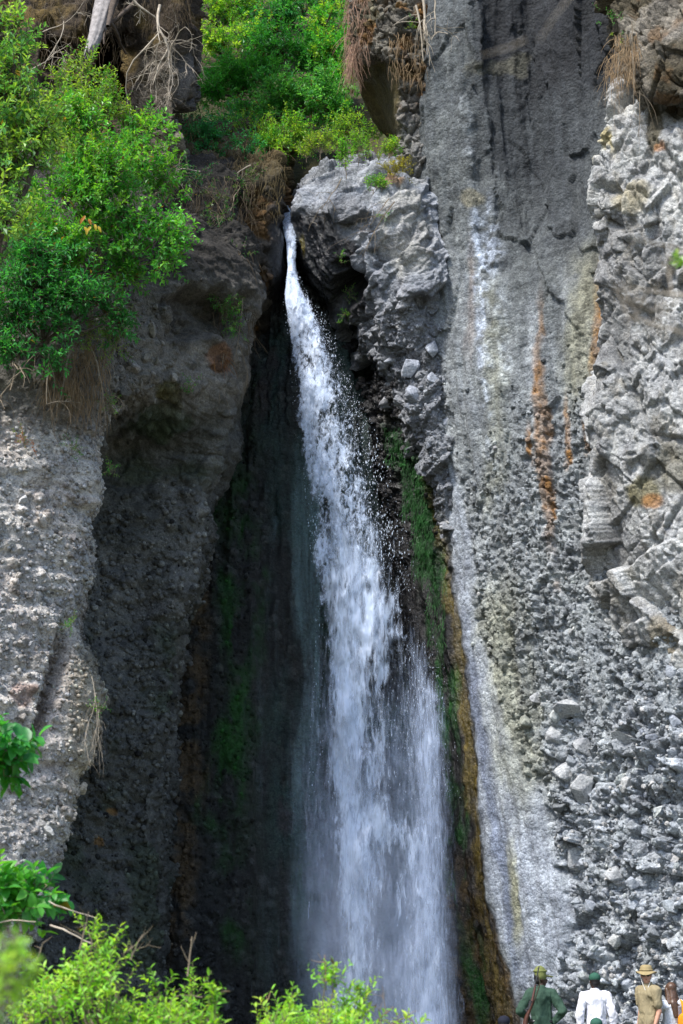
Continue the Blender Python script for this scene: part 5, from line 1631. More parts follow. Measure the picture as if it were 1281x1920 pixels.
foreground_bush('wide yellow-green leafy bush at the bottom left below the dark recess', 40, 380, [(20, 1830), (60, 1800), (130, 1760), (150, 1730), (200, 1765), (260, 1820), (300, 1825), (340, 1820), (375, 1850)], 9.6, 701, 74,
                [(172, 1700, 9.5), (180, 1712, 9.5), (205, 1745, 9.5), (216, 1760, 9.5), (160, 1760, 9.5), (300, 1800, 9.6), (360, 1800, 9.6), (355, 1830, 9.6), (385, 1870, 9.6)])
foreground_bush('yellow-green leafy bush in front of the foot of the waterfall', 500, 700, [(490, 1890), (520, 1840), (545, 1820), (600, 1850), (640, 1830), (672, 1805), (690, 1830), (720, 1900)], 10.0, 702, 42,
                [(610, 1783, 10), (625, 1792, 10), (670, 1810, 10), (680, 1825, 10), (545, 1832, 10), (755, 1890, 10), (735, 1900, 10)])
bush('sprig', 'single leafy sprig standing between the two foreground bushes', 'sprig', ground_at(402, 9.0), [cl(402, 1886, 9.0, 8, 22, 0.03, 7), cl(400, 1930, 9.0, 12, 24, 0.04, 8)], 0.05, 0.32, 9, 0.10, (A3(0.09, 0.24, 0.02), A3(0.18, 0.34, 0.03)), 0.4, 703, None, 0.006, near=True, up=1.4, twig_r=0.002)
bush('branch', 'broad-leaved branch reaching in above the bottom-left bush', 'branch', P(-130, 1780, 11.5), [cl(15, 1668, 11, 40, 26, 0.22, 26), cl(72, 1676, 11, 24, 18, 0.16, 14), cl(35, 1712, 11, 40, 18, 0.18, 18), cl(-30, 1690, 11, 36, 36, 0.2, 14)],
     0.088, 0.62, 9, 0.16, (A3(0.03, 0.17, 0.03), A3(0.10, 0.28, 0.02)), 0.35, 704, None, 0.014, near=True, singles=250, up=0.5, twig_r=0.003)
bush('branch', 'glossy big-leaved branch at the left edge before the pale buttress', 'branch', P(-140, 1500, 11.5), [cl(5, 1408, 11, 20, 24, 0.16, 14), cl(26, 1420, 11, 14, 16, 0.12, 8), cl(-5, 1450, 11, 22, 18, 0.15, 10)],
     0.105, 0.62, 8, 0.16, (A3(0.02, 0.15, 0.03), A3(0.06, 0.23, 0.03)), 0.35, 705, None, 0.014, near=True, singles=150, up=0.4, twig_r=0.003)
bush('sprig', 'out-of-focus yellow-green sprig very close at the bottom left corner', 'sprig', (P(-60, 1900, 3.2)[0], 3.2, 0.7), [cl(15, 1800, 3.2, 24, 20, 0.05, 7), cl(20, 1850, 3.2, 34, 26, 0.06, 9), cl(0, 1900, 3.2, 50, 30, 0.06, 8), cl(-10, 1840, 3.1, 30, 40, 0.06, 6)],
     0.024, 0.4, 10, 0.045, (A3(0.12, 0.26, 0.02), A3(0.20, 0.36, 0.03)), 0.5, 706, None, 0.004, near=True, up=0.8, twig_r=0.0008)
bush('sprig', 'out-of-focus green tip at the right edge before the pale outcrop', 'sprig', P(1330, 560, 5), [cl(1280, 498, 5, 12, 14, 0.02, 4)], 0.03, 0.4, 6, 0.03, (A3(0.12, 0.26, 0.02), A3(0.20, 0.36, 0.03)), 0.5, 707, None, 0.004, near=True, twig_r=0.0015)


# ---- bare wood: twigs, roots, trunk
def twiggy(start, direction, length, depth, rng, r0, out, bend=0.35, kids=3, grav=-0.05):
    n = 6
    pts = [np.array(start, float)]
    d = unit(np.array(direction, float))
    for i in range(n):
        d = unit(d + bend * 0.5 * rng.normal(size=3) + np.array([0, 0, grav]))
        pts.append(pts[-1] + d * length / n)
    out.append((np.array(pts), np.linspace(r0, r0 * 0.45, n + 1)))
    if depth > 0:
        for k in range(kids):
            i = rng.integers(1, n + 1)
            nd_ = unit(d + 0.9 * rng.normal(size=3))
            twiggy(pts[i], nd_, length * rng.uniform(0.4, 0.75), depth - 1, rng, r0 * 0.5, out, bend, kids, grav)


def bare(kind, label, cat, specs, mat, seed, group=None, sides=4):
    """label: one text for a cluster of like pieces (they share it and a group) or a list with one text per piece"""
    rng = np.random.default_rng(seed)
    for k, (a, b, r, depth, kids, bend, grav) in enumerate(specs):
        lines = []
        a = P(*a); b = P(*b)
        twiggy(a, b - a, np.linalg.norm(b - a), depth, rng, r, lines, bend, kids, grav)
        T = empty(kind, tuple(a))
        many = len(specs) > 1 and isinstance(label, str)
        tag(T, label if isinstance(label, str) else label[k], cat, label if many else group)
        child('bough' if kind != 'roots' else 'root', tubes_mesh('bough', lines[:1], sides + 2), T, mat)
        if lines[1:]:
            child('twigs' if kind != 'roots' else 'rootlets', tubes_mesh('twigs', lines[1:], sides), T, mat)['kind'] = 'stuff'


bare('dead_branch', ['longest pale dead bough hanging in front of the rock pillar', 'twiggy dead branch curling left into the hollow beside the pillar', 'pale dead twigs hanging over the right shoulder of the pillar', 'dead bough running down from the top edge towards the pillar'], 'branch', [((300, 10, 33.0), (300, 120, 32.8), 0.035, 3, 4, 0.35, -0.06), ((300, 60, 32.9), (255, 190, 32.6), 0.022, 3, 4, 0.4, -0.10), ((310, 70, 32.9), (345, 170, 32.6), 0.018, 3, 4, 0.4, -0.10), ((250, 0, 33), (290, 40, 33), 0.03, 2, 3, 0.3, -0.02)], PALETWIG, 801)
bare('dead_branch', ['mossy grey bough leaning under the dead trunk', 'second mossy bough, right of the one under the dead trunk'], 'branch', [((225, -20, 33.6), (200, 70, 33.4), 0.09, 1, 2, 0.25, -0.05), ((265, -10, 33.6), (205, 60, 33.4), 0.06, 1, 2, 0.2, -0.02)], BARK, 802, sides=7)
bare('dead_branch', ['fine dry twig pointing up towards the dead trunk', 'lowest dry twig on the earth bank at the top left', 'dry twig hanging down the earth bank at the top left'], 'branch', [((80, 60, 32.6), (160, 20, 32.6), 0.012, 2, 4, 0.4, -0.05), ((60, 130, 32), (130, 100, 32.4), 0.012, 2, 4, 0.4, -0.05), ((120, 40, 33), (100, 120, 32.6), 0.012, 2, 4, 0.4, -0.1)], PALETWIG, 803)
bare('dead_branch', ['bare grey twig lying across the dark bank right of the shrub', 'short bare twig on the straw-grown slope left of the lip'], 'branch', [((375, 322, 33.5), (300, 330, 33.0), 0.016, 2, 3, 0.2, -0.04), ((470, 310, 35), (440, 318, 34.8), 0.014, 1, 2, 0.2, 0)], PALETWIG, 804)
bare('roots', ['long dry root hanging down the knobbly edge beside the fall', 'root nearest the fall on the knobbly edge', 'thin root trailing below the rust-red dry fern'], 'roots', [((400, 500, 32.4), (415, 640, 32.0), 0.012, 2, 3, 0.3, -0.25), ((455, 560, 32.3), (430, 680, 32.0), 0.012, 2, 3, 0.3, -0.25), ((420, 660, 32.0), (425, 755, 32.0), 0.01, 1, 3, 0.25, -0.3)], TWIG, 805)
bare('roots', ['longest pale root trailing down the bulge of the buttress', 'pale root crossing the bulge towards the notch below it', 'outermost pale root on the bulge of the buttress'], 'roots', [((172, 1268, 28.5), (184, 1360, 28.4), 0.006, 2, 4, 0.25, -0.3), ((180, 1300, 28.5), (166, 1410, 28.4), 0.006, 2, 4, 0.25, -0.3), ((186, 1330, 28.5), (174, 1420, 28.4), 0.006, 2, 4, 0.25, -0.3)], PALETWIG, 806)
bare('roots', ['thick brown root under the dark green shrub at the far left', 'brown root hanging below the middle of the dark green shrub', 'thin root below the right side of the dark green shrub', 'dry root under the feathery yellow-green fern'], 'roots', [((40, 640, 28.2), (25, 740, 28.0), 0.03, 2, 3, 0.3, -0.2), ((95, 640, 28.3), (60, 760, 28.1), 0.02, 2, 4, 0.3, -0.2), ((130, 660, 28.6), (110, 760, 28.4), 0.014, 2, 4, 0.3, -0.2), ((170, 650, 28.9), (180, 760, 28.7), 0.012, 2, 4, 0.3, -0.2)], TWIG, 807)
bare('roots', ['dry root trailing below the tall herb on the lava ledge', 'long dry root running down the pale face of the lava ledge', 'short dry root under the mossy cushion plant'], 'roots', [((640, 335, 35.1), (622, 390, 34.9), 0.012, 2, 4, 0.3, -0.15), ((740, 378, 34.5), (665, 450, 34.5), 0.012, 2, 4, 0.25, -0.08), ((730, 372, 34.5), (690, 420, 34.4), 0.01, 2, 3, 0.25, -0.08)], TWIG, 808)
bare('roots', ['thick grey root hanging over the hollow rock at the top', 'curly grey root at the corner of the grey cliff top', 'grey root running down between hollow rock and cliff'], 'roots', [((790, -20, 34.7), (800, 60, 34.6), 0.04, 2, 3, 0.25, -0.2), ((815, -10, 34.4), (805, 80, 34.4), 0.02, 2, 4, 0.35, -0.1), ((780, 10, 34.7), (797, 110, 34.6), 0.025, 1, 3, 0.2, -0.2)], PALETWIG, 809)
bare('roots', ['long thin root dangling from the mossy overhang', 'branching root in the dry brown tuft under the overhang', 'short root hanging over the pale outcrop below the overhang'], 'roots', [((1185, 40, 30.8), (1192, 200, 30.9), 0.009, 1, 3, 0.15, -0.35), ((1160, 100, 31.4), (1175, 190, 31.4), 0.008, 2, 4, 0.3, -0.3), ((1200, 170, 30.9), (1190, 260, 31), 0.008, 1, 3, 0.2, -0.3)], TWIG, 810)
bare('dead_branch', ['middle one of the blurred bare branches at the right edge', 'uppermost blurred bare branch at the right edge', 'lowest blurred bare branch at the right edge'], 'branch', [((1330, 560, 3.3), (1190, 545, 3.3), 0.0032, 2, 5, 0.10, 0.0), ((1330, 480, 3.3), (1190, 440, 3.3), 0.0020, 1, 3, 0.10, -0.02), ((1330, 640, 3.3), (1180, 590, 3.3), 0.0028, 2, 5, 0.10, 0.0)], PALETWIG, 811)
bare('twig', ['curved pale twig linking the leafy branch to the bottom-left bush', 'thin twig falling from the broad-leaved branch', 'pale twig under the broad-leaved branch at the left edge'], 'twig', [((95, 1735, 10.4), (165, 1757, 10.0), 0.006, 0, 0, 0.10, -0.02), ((92, 1690, 10.6), (150, 1735, 10.1), 0.004, 0, 0, 0.12, -0.03), ((-20, 1735, 11), (70, 1728, 10.6), 0.006, 0, 0, 0.1, 0)], PALETWIG, 812)
bare('twig', ['tall dry stalk at the right end of the bottom-left bush', 'forked dry stalk near the middle of the bottom-left bush', 'dry stalk rising beside the highest shoot of the bottom-left bush', 'short dry stalk at the left of the bottom-left bush', 'bent dry stalk leaning right from the bottom-left bush'], 'twig', [((352, 1830, 9.4), (362, 1756, 9.4), 0.006, 1, 3, 0.12, 0.02), ((245, 1800, 9.4), (262, 1750, 9.4), 0.005, 2, 4, 0.2, 0.04), ((150, 1780, 9.4), (172, 1710, 9.4), 0.005, 1, 3, 0.2, 0.02), ((70, 1800, 9.4), (85, 1770, 9.4), 0.005, 1, 3, 0.2, 0.02), ((380, 1870, 9.5), (330, 1862, 9.5), 0.004, 2, 3, 0.25, 0)], TWIG, 813)
bare('twig', ['reddish dry twig rising right of the bush before the fall', 'outermost reddish twig right of the bush before the fall', 'dry twig above the middle of the bush before the fall', 'hooked dry twig at the left end of the bush before the fall'], 'twig', [((700, 1925, 10), (740, 1885, 10), 0.005, 2, 4, 0.3, 0.02), ((720, 1930, 10), (768, 1900, 10), 0.005, 2, 4, 0.3, 0.0), ((612, 1840, 10), (605, 1790, 10), 0.005, 1, 3, 0.15, 0.02), ((500, 1880, 10), (510, 1858, 10), 0.004, 1, 3, 0.3, 0)], DRY, 814)
bare('dead_branch', ['blurred brown twig crossing before the dark top of the cliff', 'blurred pale hook of a twig before the dark top of the cliff'], 'branch', [((1100, -40, 2.1), (990, 65, 2.1), 0.0008, 0, 0, 0.10, -0.04), ((985, 75, 2.1), (915, 128, 2.1), 0.0010, 0, 0, 0.22, 0.08)], PALETWIG, 815)


def hanging_grass(label, kind, cat, boxes, num, length, mat, seed, r=0.006, dirn=(0, -0.15, -1.0), group=None):
    rng = np.random.default_rng(seed)
    lines = []
    for (u0, u1, v0, v1, Y0, Y1) in boxes:
        for k in range(num):
            f = rng.random(2)
            p = P(u0 + (u1 - u0) * f[0], v0 + (v1 - v0) * f[1], Y0 + (Y1 - Y0) * f[0])
            d = unit(np.array(dirn) + 0.45 * rng.normal(size=3))
            Ln = length * (0.5 + rng.random())
            n = 5
            pts = [p]
            for i in range(n):
                d = unit(d + np.array([0, 0, -0.25]) + 0.12 * rng.normal(size=3))
                pts.append(pts[-1] + d * Ln / n)
            lines.append((np.array(pts), np.linspace(r, r * 0.3, n + 1)))
    me = tubes_mesh(kind, lines, 3)
    o = link(kind, me, None, mat)
    tag(o, label, cat, group, 'stuff')
    return o


hanging_grass('dry pinkish grass hanging from the jutting rock beside the hillside', 'dry_grass', 'grass', [(645, 690, -30, 90, 35.9, 35.4), (650, 668, 80, 130, 35.8, 35.6)], 150, 0.55, plain_material('pink_straw', (0.30, 0.19, 0.13), 0.9, 0.4, 3, 0.1), 901, 0.006)
hanging_grass('rusty tufts trailing from the right side of the jutting rock', 'dry_grass', 'grass', [(730, 795, 60, 150, 34.9, 34.9)], 110, 0.30, DRY, 902, 0.006)
hanging_grass('dry brown tuft hanging under the overhang at the right', 'dry_grass', 'grass', [(1135, 1185, 100, 140, 31.9, 31.4), (1150, 1200, 60, 110, 31.9, 31.4)], 110, 0.50, DRY, 903, 0.006)
hanging_grass('straw-coloured grass on the steep slope left of the lip', 'dry_grass', 'grass', [(390, 530, 265, 350, 35.6, 36.2), (420, 535, 290, 400, 35.2, 36.0), (340, 460, 300, 360, 34.4, 35.4)], 150, 0.36, plain_material('straw', (0.15, 0.115, 0.055), 0.9, 0.5, 3, 0.1), 904, 0.006)
hanging_grass('rust-red dry fern on the brow beside the fall', 'dry_fern', 'fern', [(385, 420, 650, 680, 31.9, 32.1)], 130, 0.34, RUSTY, 905, 0.007)
hanging_grass('dry rootlets hanging down the left cliff under the shrubs', 'dry_grass', 'grass', [(140, 200, 640, 760, 28.9, 29.2), (80, 150, 660, 740, 28.5, 28.9)], 190, 0.50, DRY, 906, 0.006)
hanging_grass('dry stems and litter on the earth bank under the dead trunk', 'dry_grass', 'grass', [(60, 240, -20, 120, 34.0, 34.2), (260, 360, -40, 40, 33.4, 34.4)], 170, 0.40, plain_material('litter', (0.085, 0.062, 0.034), 0.9, 0.4, 3, 0.1), 907, 0.007)
hanging_grass('grass tufts along the crest between pillar and woods', 'dry_grass', 'grass', [(330, 380, 90, 260, 34.6, 36.6)], 140, 0.45, plain_material('olive_straw', (0.15, 0.135, 0.05), 0.9, 0.4, 3, 0.1), 908, 0.006)

VINE = plain_material('dead_vine', (0.10, 0.075, 0.045), 0.9, 0.5, 3, 0.1)
for k_, (a_, b_, c_, d_, e_, f_) in enumerate(hanging_grass_late):
    hanging_grass(a_, b_, c_, d_, e_, f_, VINE, 960 + k_, 0.008)
MOSSM = plain_material('hanging_moss', (0.013, 0.080, 0.012), 0.6, 0.6, 3, 0.1, 0.4)
for (u0, u1, v0, v1, Y0, Y1, nn, lab) in [(720, 775, 800, 870, 36.3, 36.0, 60, 'wet green moss hanging highest on the right side of the fall'), (755, 800, 865, 970, 36.0, 35.7, 150, 'long wet moss beards below the yellowish knob beside the fall'),
                                          (772, 812, 960, 1080, 35.9, 35.6, 130, 'wet moss beards at the middle right of the fall'), (800, 835, 1090, 1210, 35.6, 35.4, 60, 'dark moss trailing beside the olive stripe')]:
    hanging_grass(lab, 'moss', 'moss', [(u0, u1, v0, v1, Y0, Y1)], int(nn * 3.2), 0.13, MOSSM, 920 + u0, 0.0065, (-0.1, -0.1, -1))

# dead trunk, weathered silver-grey, broken off at its lower end
tr_root = P(240, -160, 34.4)
TR = empty('dead_tree', tuple(tr_root))
tag(TR, 'silver-grey weathered dead trunk leaning down from the top left edge', 'dead tree')
n = 60
t = np.linspace(0, 1, n)
cu = np.interp(t, [0, 0.45, 0.75, 1], [240, 200, 184, 168]); cv = np.interp(t, [0, 0.45, 0.75, 1], [-160, 0, 55, 98]); cY = np.interp(t, [0, 1], [34.4, 33.1])
cp = P(cu, cv, cY)
rad = np.interp(t, [0, 0.4, 0.7, 0.95, 1], [0.34, 0.25, 0.185, 0.12, 0.04])
ang = np.linspace(0, 2 * np.pi, 40, endpoint=False)
tt = unit(np.gradient(cp, axis=0)); a = unit(np.cross(tt, np.array([0, 1.0, 0.1]))); b = np.cross(tt, a)
ringp = np.stack([np.cos(ang), np.sin(ang), 0 * ang], -1)
ridge = np.stack([fbm(np.stack([3.2 * np.cos(ang + 0.5 * tk), 3.2 * np.sin(ang + 0.5 * tk), np.full(40, tk * 2.0)], -1), 1.3, 4, 77, ridge=True) for tk in t])
rr = rad[:, None] * (1 + 0.16 * ridge) - 0.02
V = cp[:, None] + rr[..., None] * (np.cos(ang)[None, :, None] * a[:, None] + np.sin(ang)[None, :, None] * b[:, None])
i = np.arange(n * 40).reshape(n, 40); j = np.roll(i, -1, 1)
child('trunk', mesh_from('trunk', V.reshape(-1, 3), np.stack([i[:-1], j[:-1], j[1:], i[1:]], -1).reshape(-1, 4), 4, True), TR, GREYWOOD)
rng = np.random.default_rng(78)
spl = []
for k in range(14):
    aa = rng.uniform(0, 6.28)
    s0 = cp[-6] + 0.09 * (math.cos(aa) * a[-6] + math.sin(aa) * b[-6])
    spl.append((np.stack([s0, s0 + tt[-1] * rng.uniform(0.1, 0.2), s0 + tt[-1] * rng.uniform(0.22, 0.42)]), np.array([0.03, 0.018, 0.004])))
child('splinters', tubes_mesh('splinters', spl, 4), TR, GREYWOOD)
# a single yellowed spray in the green shrub
YB = P(165, 415, 27.9)
lv = [(u_, v_) for u_, v_ in [(158, 425), (164, 428), (171, 424), (178, 420), (184, 424), (156, 408), (160, 404), (166, 410)]]
yo = empty('yellow_leaves', tuple(YB)); tag(yo, 'spray of yellow and orange leaves in the big green shrub', 'leaf spray')
for k, (u_, v_) in enumerate(lv):
    me = leaves_mesh('leaf', P(u_, v_, 27.9)[None], np.array([[0.5 * math.cos(k * 1.7), -0.2, -0.8]]), np.array([[0.1, -1, 0.3]]), [0.12], 0.42, (A3(0.50, 0.36, 0.02) if k < 5 else A3(0.45, 0.17, 0.01))[None], True)
    child('leaf', me, yo, LEAF)
child('stem', tubes_mesh('stem', [(bez(P(200, 440, 28.1), P(160, 412, 27.9), 0.02, 6), np.full(6, 0.005))], 4), yo, TWIG)

# ================================================================== PEOPLE
def _ico(sub=3):
    bm = bmesh.new(); bmesh.ops.create_icosphere(bm, subdivisions=sub, radius=1)
    v = np.array([q.co[:] for q in bm.verts]); f = np.array([[q.index for q in fc.verts] for fc in bm.faces]); bm.free()
    return v, f


ICO = _ico(3)


def ell(c, r, rot=None):
    v = ICO[0] * np.array(r)
    if rot is not None:
        v = v @ np.array(rot.to_3x3()).T
    return v + np.array(c), ICO[1]


def cap(a, b, ra, rb, flat=1.0, fdir=(0, 1, 0)):
    """a tapered capsule from a to b; flat squashes it along fdir"""
    a = np.array(a, float); b = np.array(b, float)
    ax = b - a; ln = np.linalg.norm(ax) + 1e-9; ax /= ln
    v, f = ICO
    ref = np.array([0.1, 0.9, 0.2]) if abs(ax[1]) < 0.9 else np.array([0.9, 0.1, 0.2])
    e1 = unit(np.cross(ax, ref)); e2 = np.cross(ax, e1)
    t = (v[:, 2] > 0)
    r = np.where(t, rb, ra)[:, None]
    out = np.where(t[:, None], b, a) + (v[:, 0:1] * e1 + v[:, 1:2] * e2 + v[:, 2:3] * ax) * r
    if flat != 1.0:
        fd = unit(np.array(fdir, float)); m = (a + b) / 2
        s = ((out - m) @ fd)[:, None]
        out = out - fd * s * (1 - flat)
    return out, f


def fuse(name, parts, voxel=0.011, smooth=3, keep=0.4, wrinkle=0.0, seed=0, scale=1.0, cut=None):
    """one continuous surface grown over the given volumes"""
    V, F, off = [], [], 0
    for v, f in parts:
        V.append(v); F.append(f + off); off += len(v)
    me0 = mesh_from(name, np.concatenate(V), np.concatenate(F), 3)
    tmp = bpy.data.objects.new(name, me0); COL.objects.link(tmp)
    md = tmp.modifiers.new('r', 'REMESH'); md.mode = 'VOXEL'; md.voxel_size = voxel
    if smooth:
        sm = tmp.modifiers.new('s', 'SMOOTH'); sm.iterations = smooth; sm.factor = 0.5
    if keep < 1:
        dc = tmp.modifiers.new('d', 'DECIMATE'); dc.ratio = keep
    dg = bpy.context.evaluated_depsgraph_get()
    me = bpy.data.meshes.new_from_object(tmp.evaluated_get(dg))
    bpy.data.objects.remove(tmp); bpy.data.meshes.remove(me0)
    n = len(me.vertices)
    co = np.empty(n * 3, np.float32); me.vertices.foreach_get('co', co); co = co.reshape(-1, 3)
    if wrinkle:
        nn = np.empty(n * 3, np.float32); me.vertices.foreach_get('normal', nn); nn = nn.reshape(-1, 3)
        co = co + nn * (wrinkle * fbm(co * A3(1, 1, 0.7) + seed, 7, 3, seed, ridge=True))[:, None]
    me.vertices.foreach_set('co', (co * scale).ravel())
    me.polygons.foreach_set('use_smooth', [True] * len(me.polygons))
    me.update()
    return me


def hand(w, d, side, curl=0.5):
    """palm and five bent fingers beyond the wrist w, along d"""
    w = np.array(w, float); d = unit(np.array(d, float))
    lat = np.array([0, 1.0, 0]) if abs(d[1]) < 0.8 else np.array([0, 0, 1.0])
    lat = unit(lat - (lat @ d) * d)
    pn = np.cross(d, lat) * side
    out = [cap(w, w + d * 0.03, 0.026, 0.03, 0.8, pn), cap(w + d * 0.03, w + d * 0.085, 0.036, 0.038, 0.55, pn)]
    for k, ln in enumerate((0.070, 0.080, 0.074, 0.058)):
        b0 = w + d * 0.085 + lat * (0.030 - 0.020 * k)
        d1 = unit(d + pn * 0.25 * curl); d2 = unit(d + pn * 0.9 * curl); d3 = unit(d + pn * 1.8 * curl)
        p1 = b0 + d1 * ln * 0.42; p2 = p1 + d2 * ln * 0.33; p3 = p2 + d3 * ln * 0.25
        out += [cap(b0, p1, 0.0100, 0.0092), cap(p1, p2, 0.0092, 0.0084), cap(p2, p3, 0.0084, 0.0074)]
    t0 = w + d * 0.035 + lat * 0.03
    t1 = t0 + unit(d * 0.7 + lat * 0.7 + pn * 0.2) * 0.042; t2 = t1 + unit(d + lat * 0.2 + pn * 0.35) * 0.03
    out += [cap(t0, t1, 0.013, 0.011), cap(t1, t2, 0.011, 0.009)]
    return out


def cloth(name, col, bump=0.4):
    return plain_material(name, col, 0.85, 0.10, 30, bump, 0.2, 0.006)


HAIRM = plain_material('hair', (0.085, 0.045, 0.026), 0.4, 0.5, 60, 0.5, 0.5, 0.004)
DARKHAIR = plain_material('dark_hair', (0.008, 0.007, 0.007), 0.6, 0.4, 60, 0.5, 0.4, 0.004)
SKIN_D = plain_material('dark_skin', (0.045, 0.022, 0.013), 0.5, 0.12, 18, 0.08, 0.4)
SKIN_L = plain_material('fair_skin', (0.52, 0.28, 0.19), 0.5, 0.10, 18, 0.08, 0.4)
EYEW = plain_material('eye_white', (0.7, 0.68, 0.65), 0.2, 0.02, 5, 0, 0.5)
EYED = plain_material('eye_dark', (0.01, 0.008, 0.006), 0.1, 0.1, 5, 0, 0.5)
LIP = plain_material('lips', (0.30, 0.11, 0.09), 0.5, 0.1, 20, 0.05)
LIPD = plain_material('dark_lips', (0.07, 0.028, 0.022), 0.5, 0.1, 20, 0.05)
BLACK = plain_material('black_plastic', (0.012, 0.012, 0.013), 0.25, 0.2, 20, 0.02, 0.5)
CORD = plain_material('white_cord', (0.75, 0.74, 0.70), 0.8, 0.1, 40, 0.1)
SHOE = plain_material('shoe', (0.04, 0.03, 0.025), 0.6, 0.3, 30, 0.2)


def sphere_me(name, c, r, mat, scale):
    v, f = ell(c, r)
    me = mesh_from(name, v * scale, f, 3, True)
    me.materials.append(mat)
    return me


def person(label, u, v_top, Y, H, yaw, arms, skin, shirt, trousers, sleeve=1.0, head_yaw=0, hat=None, hair='short', hairm=None, female=False, z=None, hem=0.86, group=None):
    s = H / 1.75
    top = P(u, v_top, Y)
    loc = (float(top[0]), Y, float(top[2]) - H if z is None else z)
    T = empty('person', loc)
    T.rotation_euler = (0, 0, math.radians(yaw))
    tag(T, label, 'person', group)

    def kid(name, me, mat, parent=None, lab=None):
        o = bpy.data.objects.new(name, me); COL.objects.link(o); o.parent = parent or T
        if mat and not me.materials: me.materials.append(mat)
        if lab: o['label'] = lab
        return o
    sw = 0.165 if female else 0.188
    hw = 0.098 if female else 0.092
    Rh = Matrix.Rotation(math.radians(head_yaw), 4, 'Z')
    R3 = np.array(Rh.to_3x3())
    hc = np.array([0, 0.015, 1.635])

    def hd(p):   # head space (face towards +y) -> body space
        return R3 @ np.array(p, float) + hc
    B = [ell((0, 0.0, 0.93), (0.155, 0.115, 0.12)), cap((0, 0.005, 0.98), (0, 0.0, 1.15), 0.13, 0.125, 0.8), cap((0, 0, 1.15), (0, -0.005, 1.32), 0.135, 0.15, 0.78),
         cap((-sw + 0.05, -0.01, 1.40), (sw - 0.05, -0.01, 1.40), 0.075, 0.075, 0.9), cap((0, -0.01, 1.42), (0, 0.005, 1.53), 0.062, 0.055)]
    # head
    B += [ell(hd((0, -0.012, 0.025)), (0.076, 0.095, 0.098), Rh), ell(hd((0, 0.02, -0.04)), (0.060, 0.072, 0.075), Rh), ell(hd((0, 0.052, -0.085)), (0.032, 0.030, 0.026), Rh),
          cap(hd((0, 0.085, 0.015)), hd((0, 0.104, -0.025)), 0.010, 0.015), ell(hd((0, 0.080, 0.030)), (0.05, 0.014, 0.010), Rh)]
    for sx in (-1, 1):
        B += [ell(hd((sx * 0.078, -0.008, -0.005)), (0.010, 0.020, 0.032), Rh)]
    S, armskin = [], []
    for side, key in ((-1, 'L'), (1, 'R')):
        el, wr = [np.array(q, float) for q in arms[key]]
        sh = np.array([side * sw, -0.01, 1.405])
        B += [cap(sh, el, 0.050, 0.040), cap(el, wr, 0.041, 0.026)] + hand(wr, wr - el + np.array([0, 0, -0.05]), side)
        # legs and feet
        hp_, kn, an = np.array([side * hw, 0, 0.90]), np.array([side * (hw + 0.012), 0.02, 0.49]), np.array([side * (hw + 0.015), -0.02, 0.09])
        B += [cap(hp_, kn, 0.085, 0.056), cap(kn, (kn + an) / 2 + np.array([0, -0.02, 0.04]), 0.055, 0.055), cap((kn + an) / 2 + np.array([0, -0.02, 0.04]), an, 0.054, 0.036),
              cap(an + np.array([0, -0.03, -0.05]), an + np.array([0, 0.15, -0.06]), 0.036, 0.028)]
        # sleeve
        if sleeve >= 1:
            S += [cap(sh, el, 0.073, 0.060), cap(el, wr + (el - wr) * 0.08, 0.060, 0.042)]
        else:
            S += [cap(sh, sh + (el - sh) * sleeve, 0.074, 0.070)]
    kid('body', fuse('body', B, 0.0085, 2, 0.35, scale=s), skin)
    S += [cap((0, 0, 1.34), (0, 0, hem + 0.10), 0.168, 0.158, 0.80), cap((0, 0, hem + 0.14), (0, 0, hem + 0.03), 0.168, 0.165, 0.86), cap((-sw + 0.05, -0.01, 1.405), (sw - 0.05, -0.01, 1.405), 0.088, 0.088, 0.95),
          cap((-0.09, -0.01, 1.37), (0.09, -0.01, 1.37), 0.115, 0.115, 0.95), cap((0, -0.012, 1.44), (0, -0.005, 1.475), 0.075, 0.070)]
    if female:
        S += [ell((-0.07, 0.10, 1.26), (0.07, 0.06, 0.07)), ell((0.07, 0.10, 1.26), (0.07, 0.06, 0.07))]
    kid('shirt', fuse('shirt', S, 0.010, 4, 0.8, 0.026, int(u) % 50, scale=s), shirt)
    Tr = [ell((0, 0, 0.90), (0.17, 0.13, 0.14))]
    for side in (-1, 1):
        Tr += [cap((side * hw, 0, 0.88), (side * (hw + 0.012), 0.02, 0.49), 0.10, 0.078), cap((side * (hw + 0.012), 0.02, 0.49), (side * (hw + 0.015), -0.015, 0.12), 0.078, 0.065)]
    kid('trousers', fuse('trousers', Tr, 0.013, 3, 0.5, 0.012, int(u) % 50 + 3, scale=s), trousers)
    for side in (-1, 1):
        kid('shoe', fuse('shoe', [cap((side * (hw + 0.015), -0.06, 0.045), (side * (hw + 0.02), 0.15, 0.035), 0.045, 0.038), ell((side * (hw + 0.015), -0.03, 0.08), (0.05, 0.055, 0.05))], 0.012, 2, 0.6, scale=s), SHOE)
    for sx in (-1, 1):
        e = kid('eye', sphere_me('eye', hd((sx * 0.031, 0.078, 0.008)), (0.013, 0.010, 0.009), EYEW, s), None)
        kid('iris', sphere_me('iris', hd((sx * 0.031, 0.086, 0.008)), (0.006, 0.004, 0.006), EYED, s), None, e)
    kid('lips', sphere_me('lips', hd((0, 0.088, -0.053)), (0.022, 0.008, 0.008), LIP if skin is SKIN_L else LIPD, s), None)
    hm = hairm or DARKHAIR
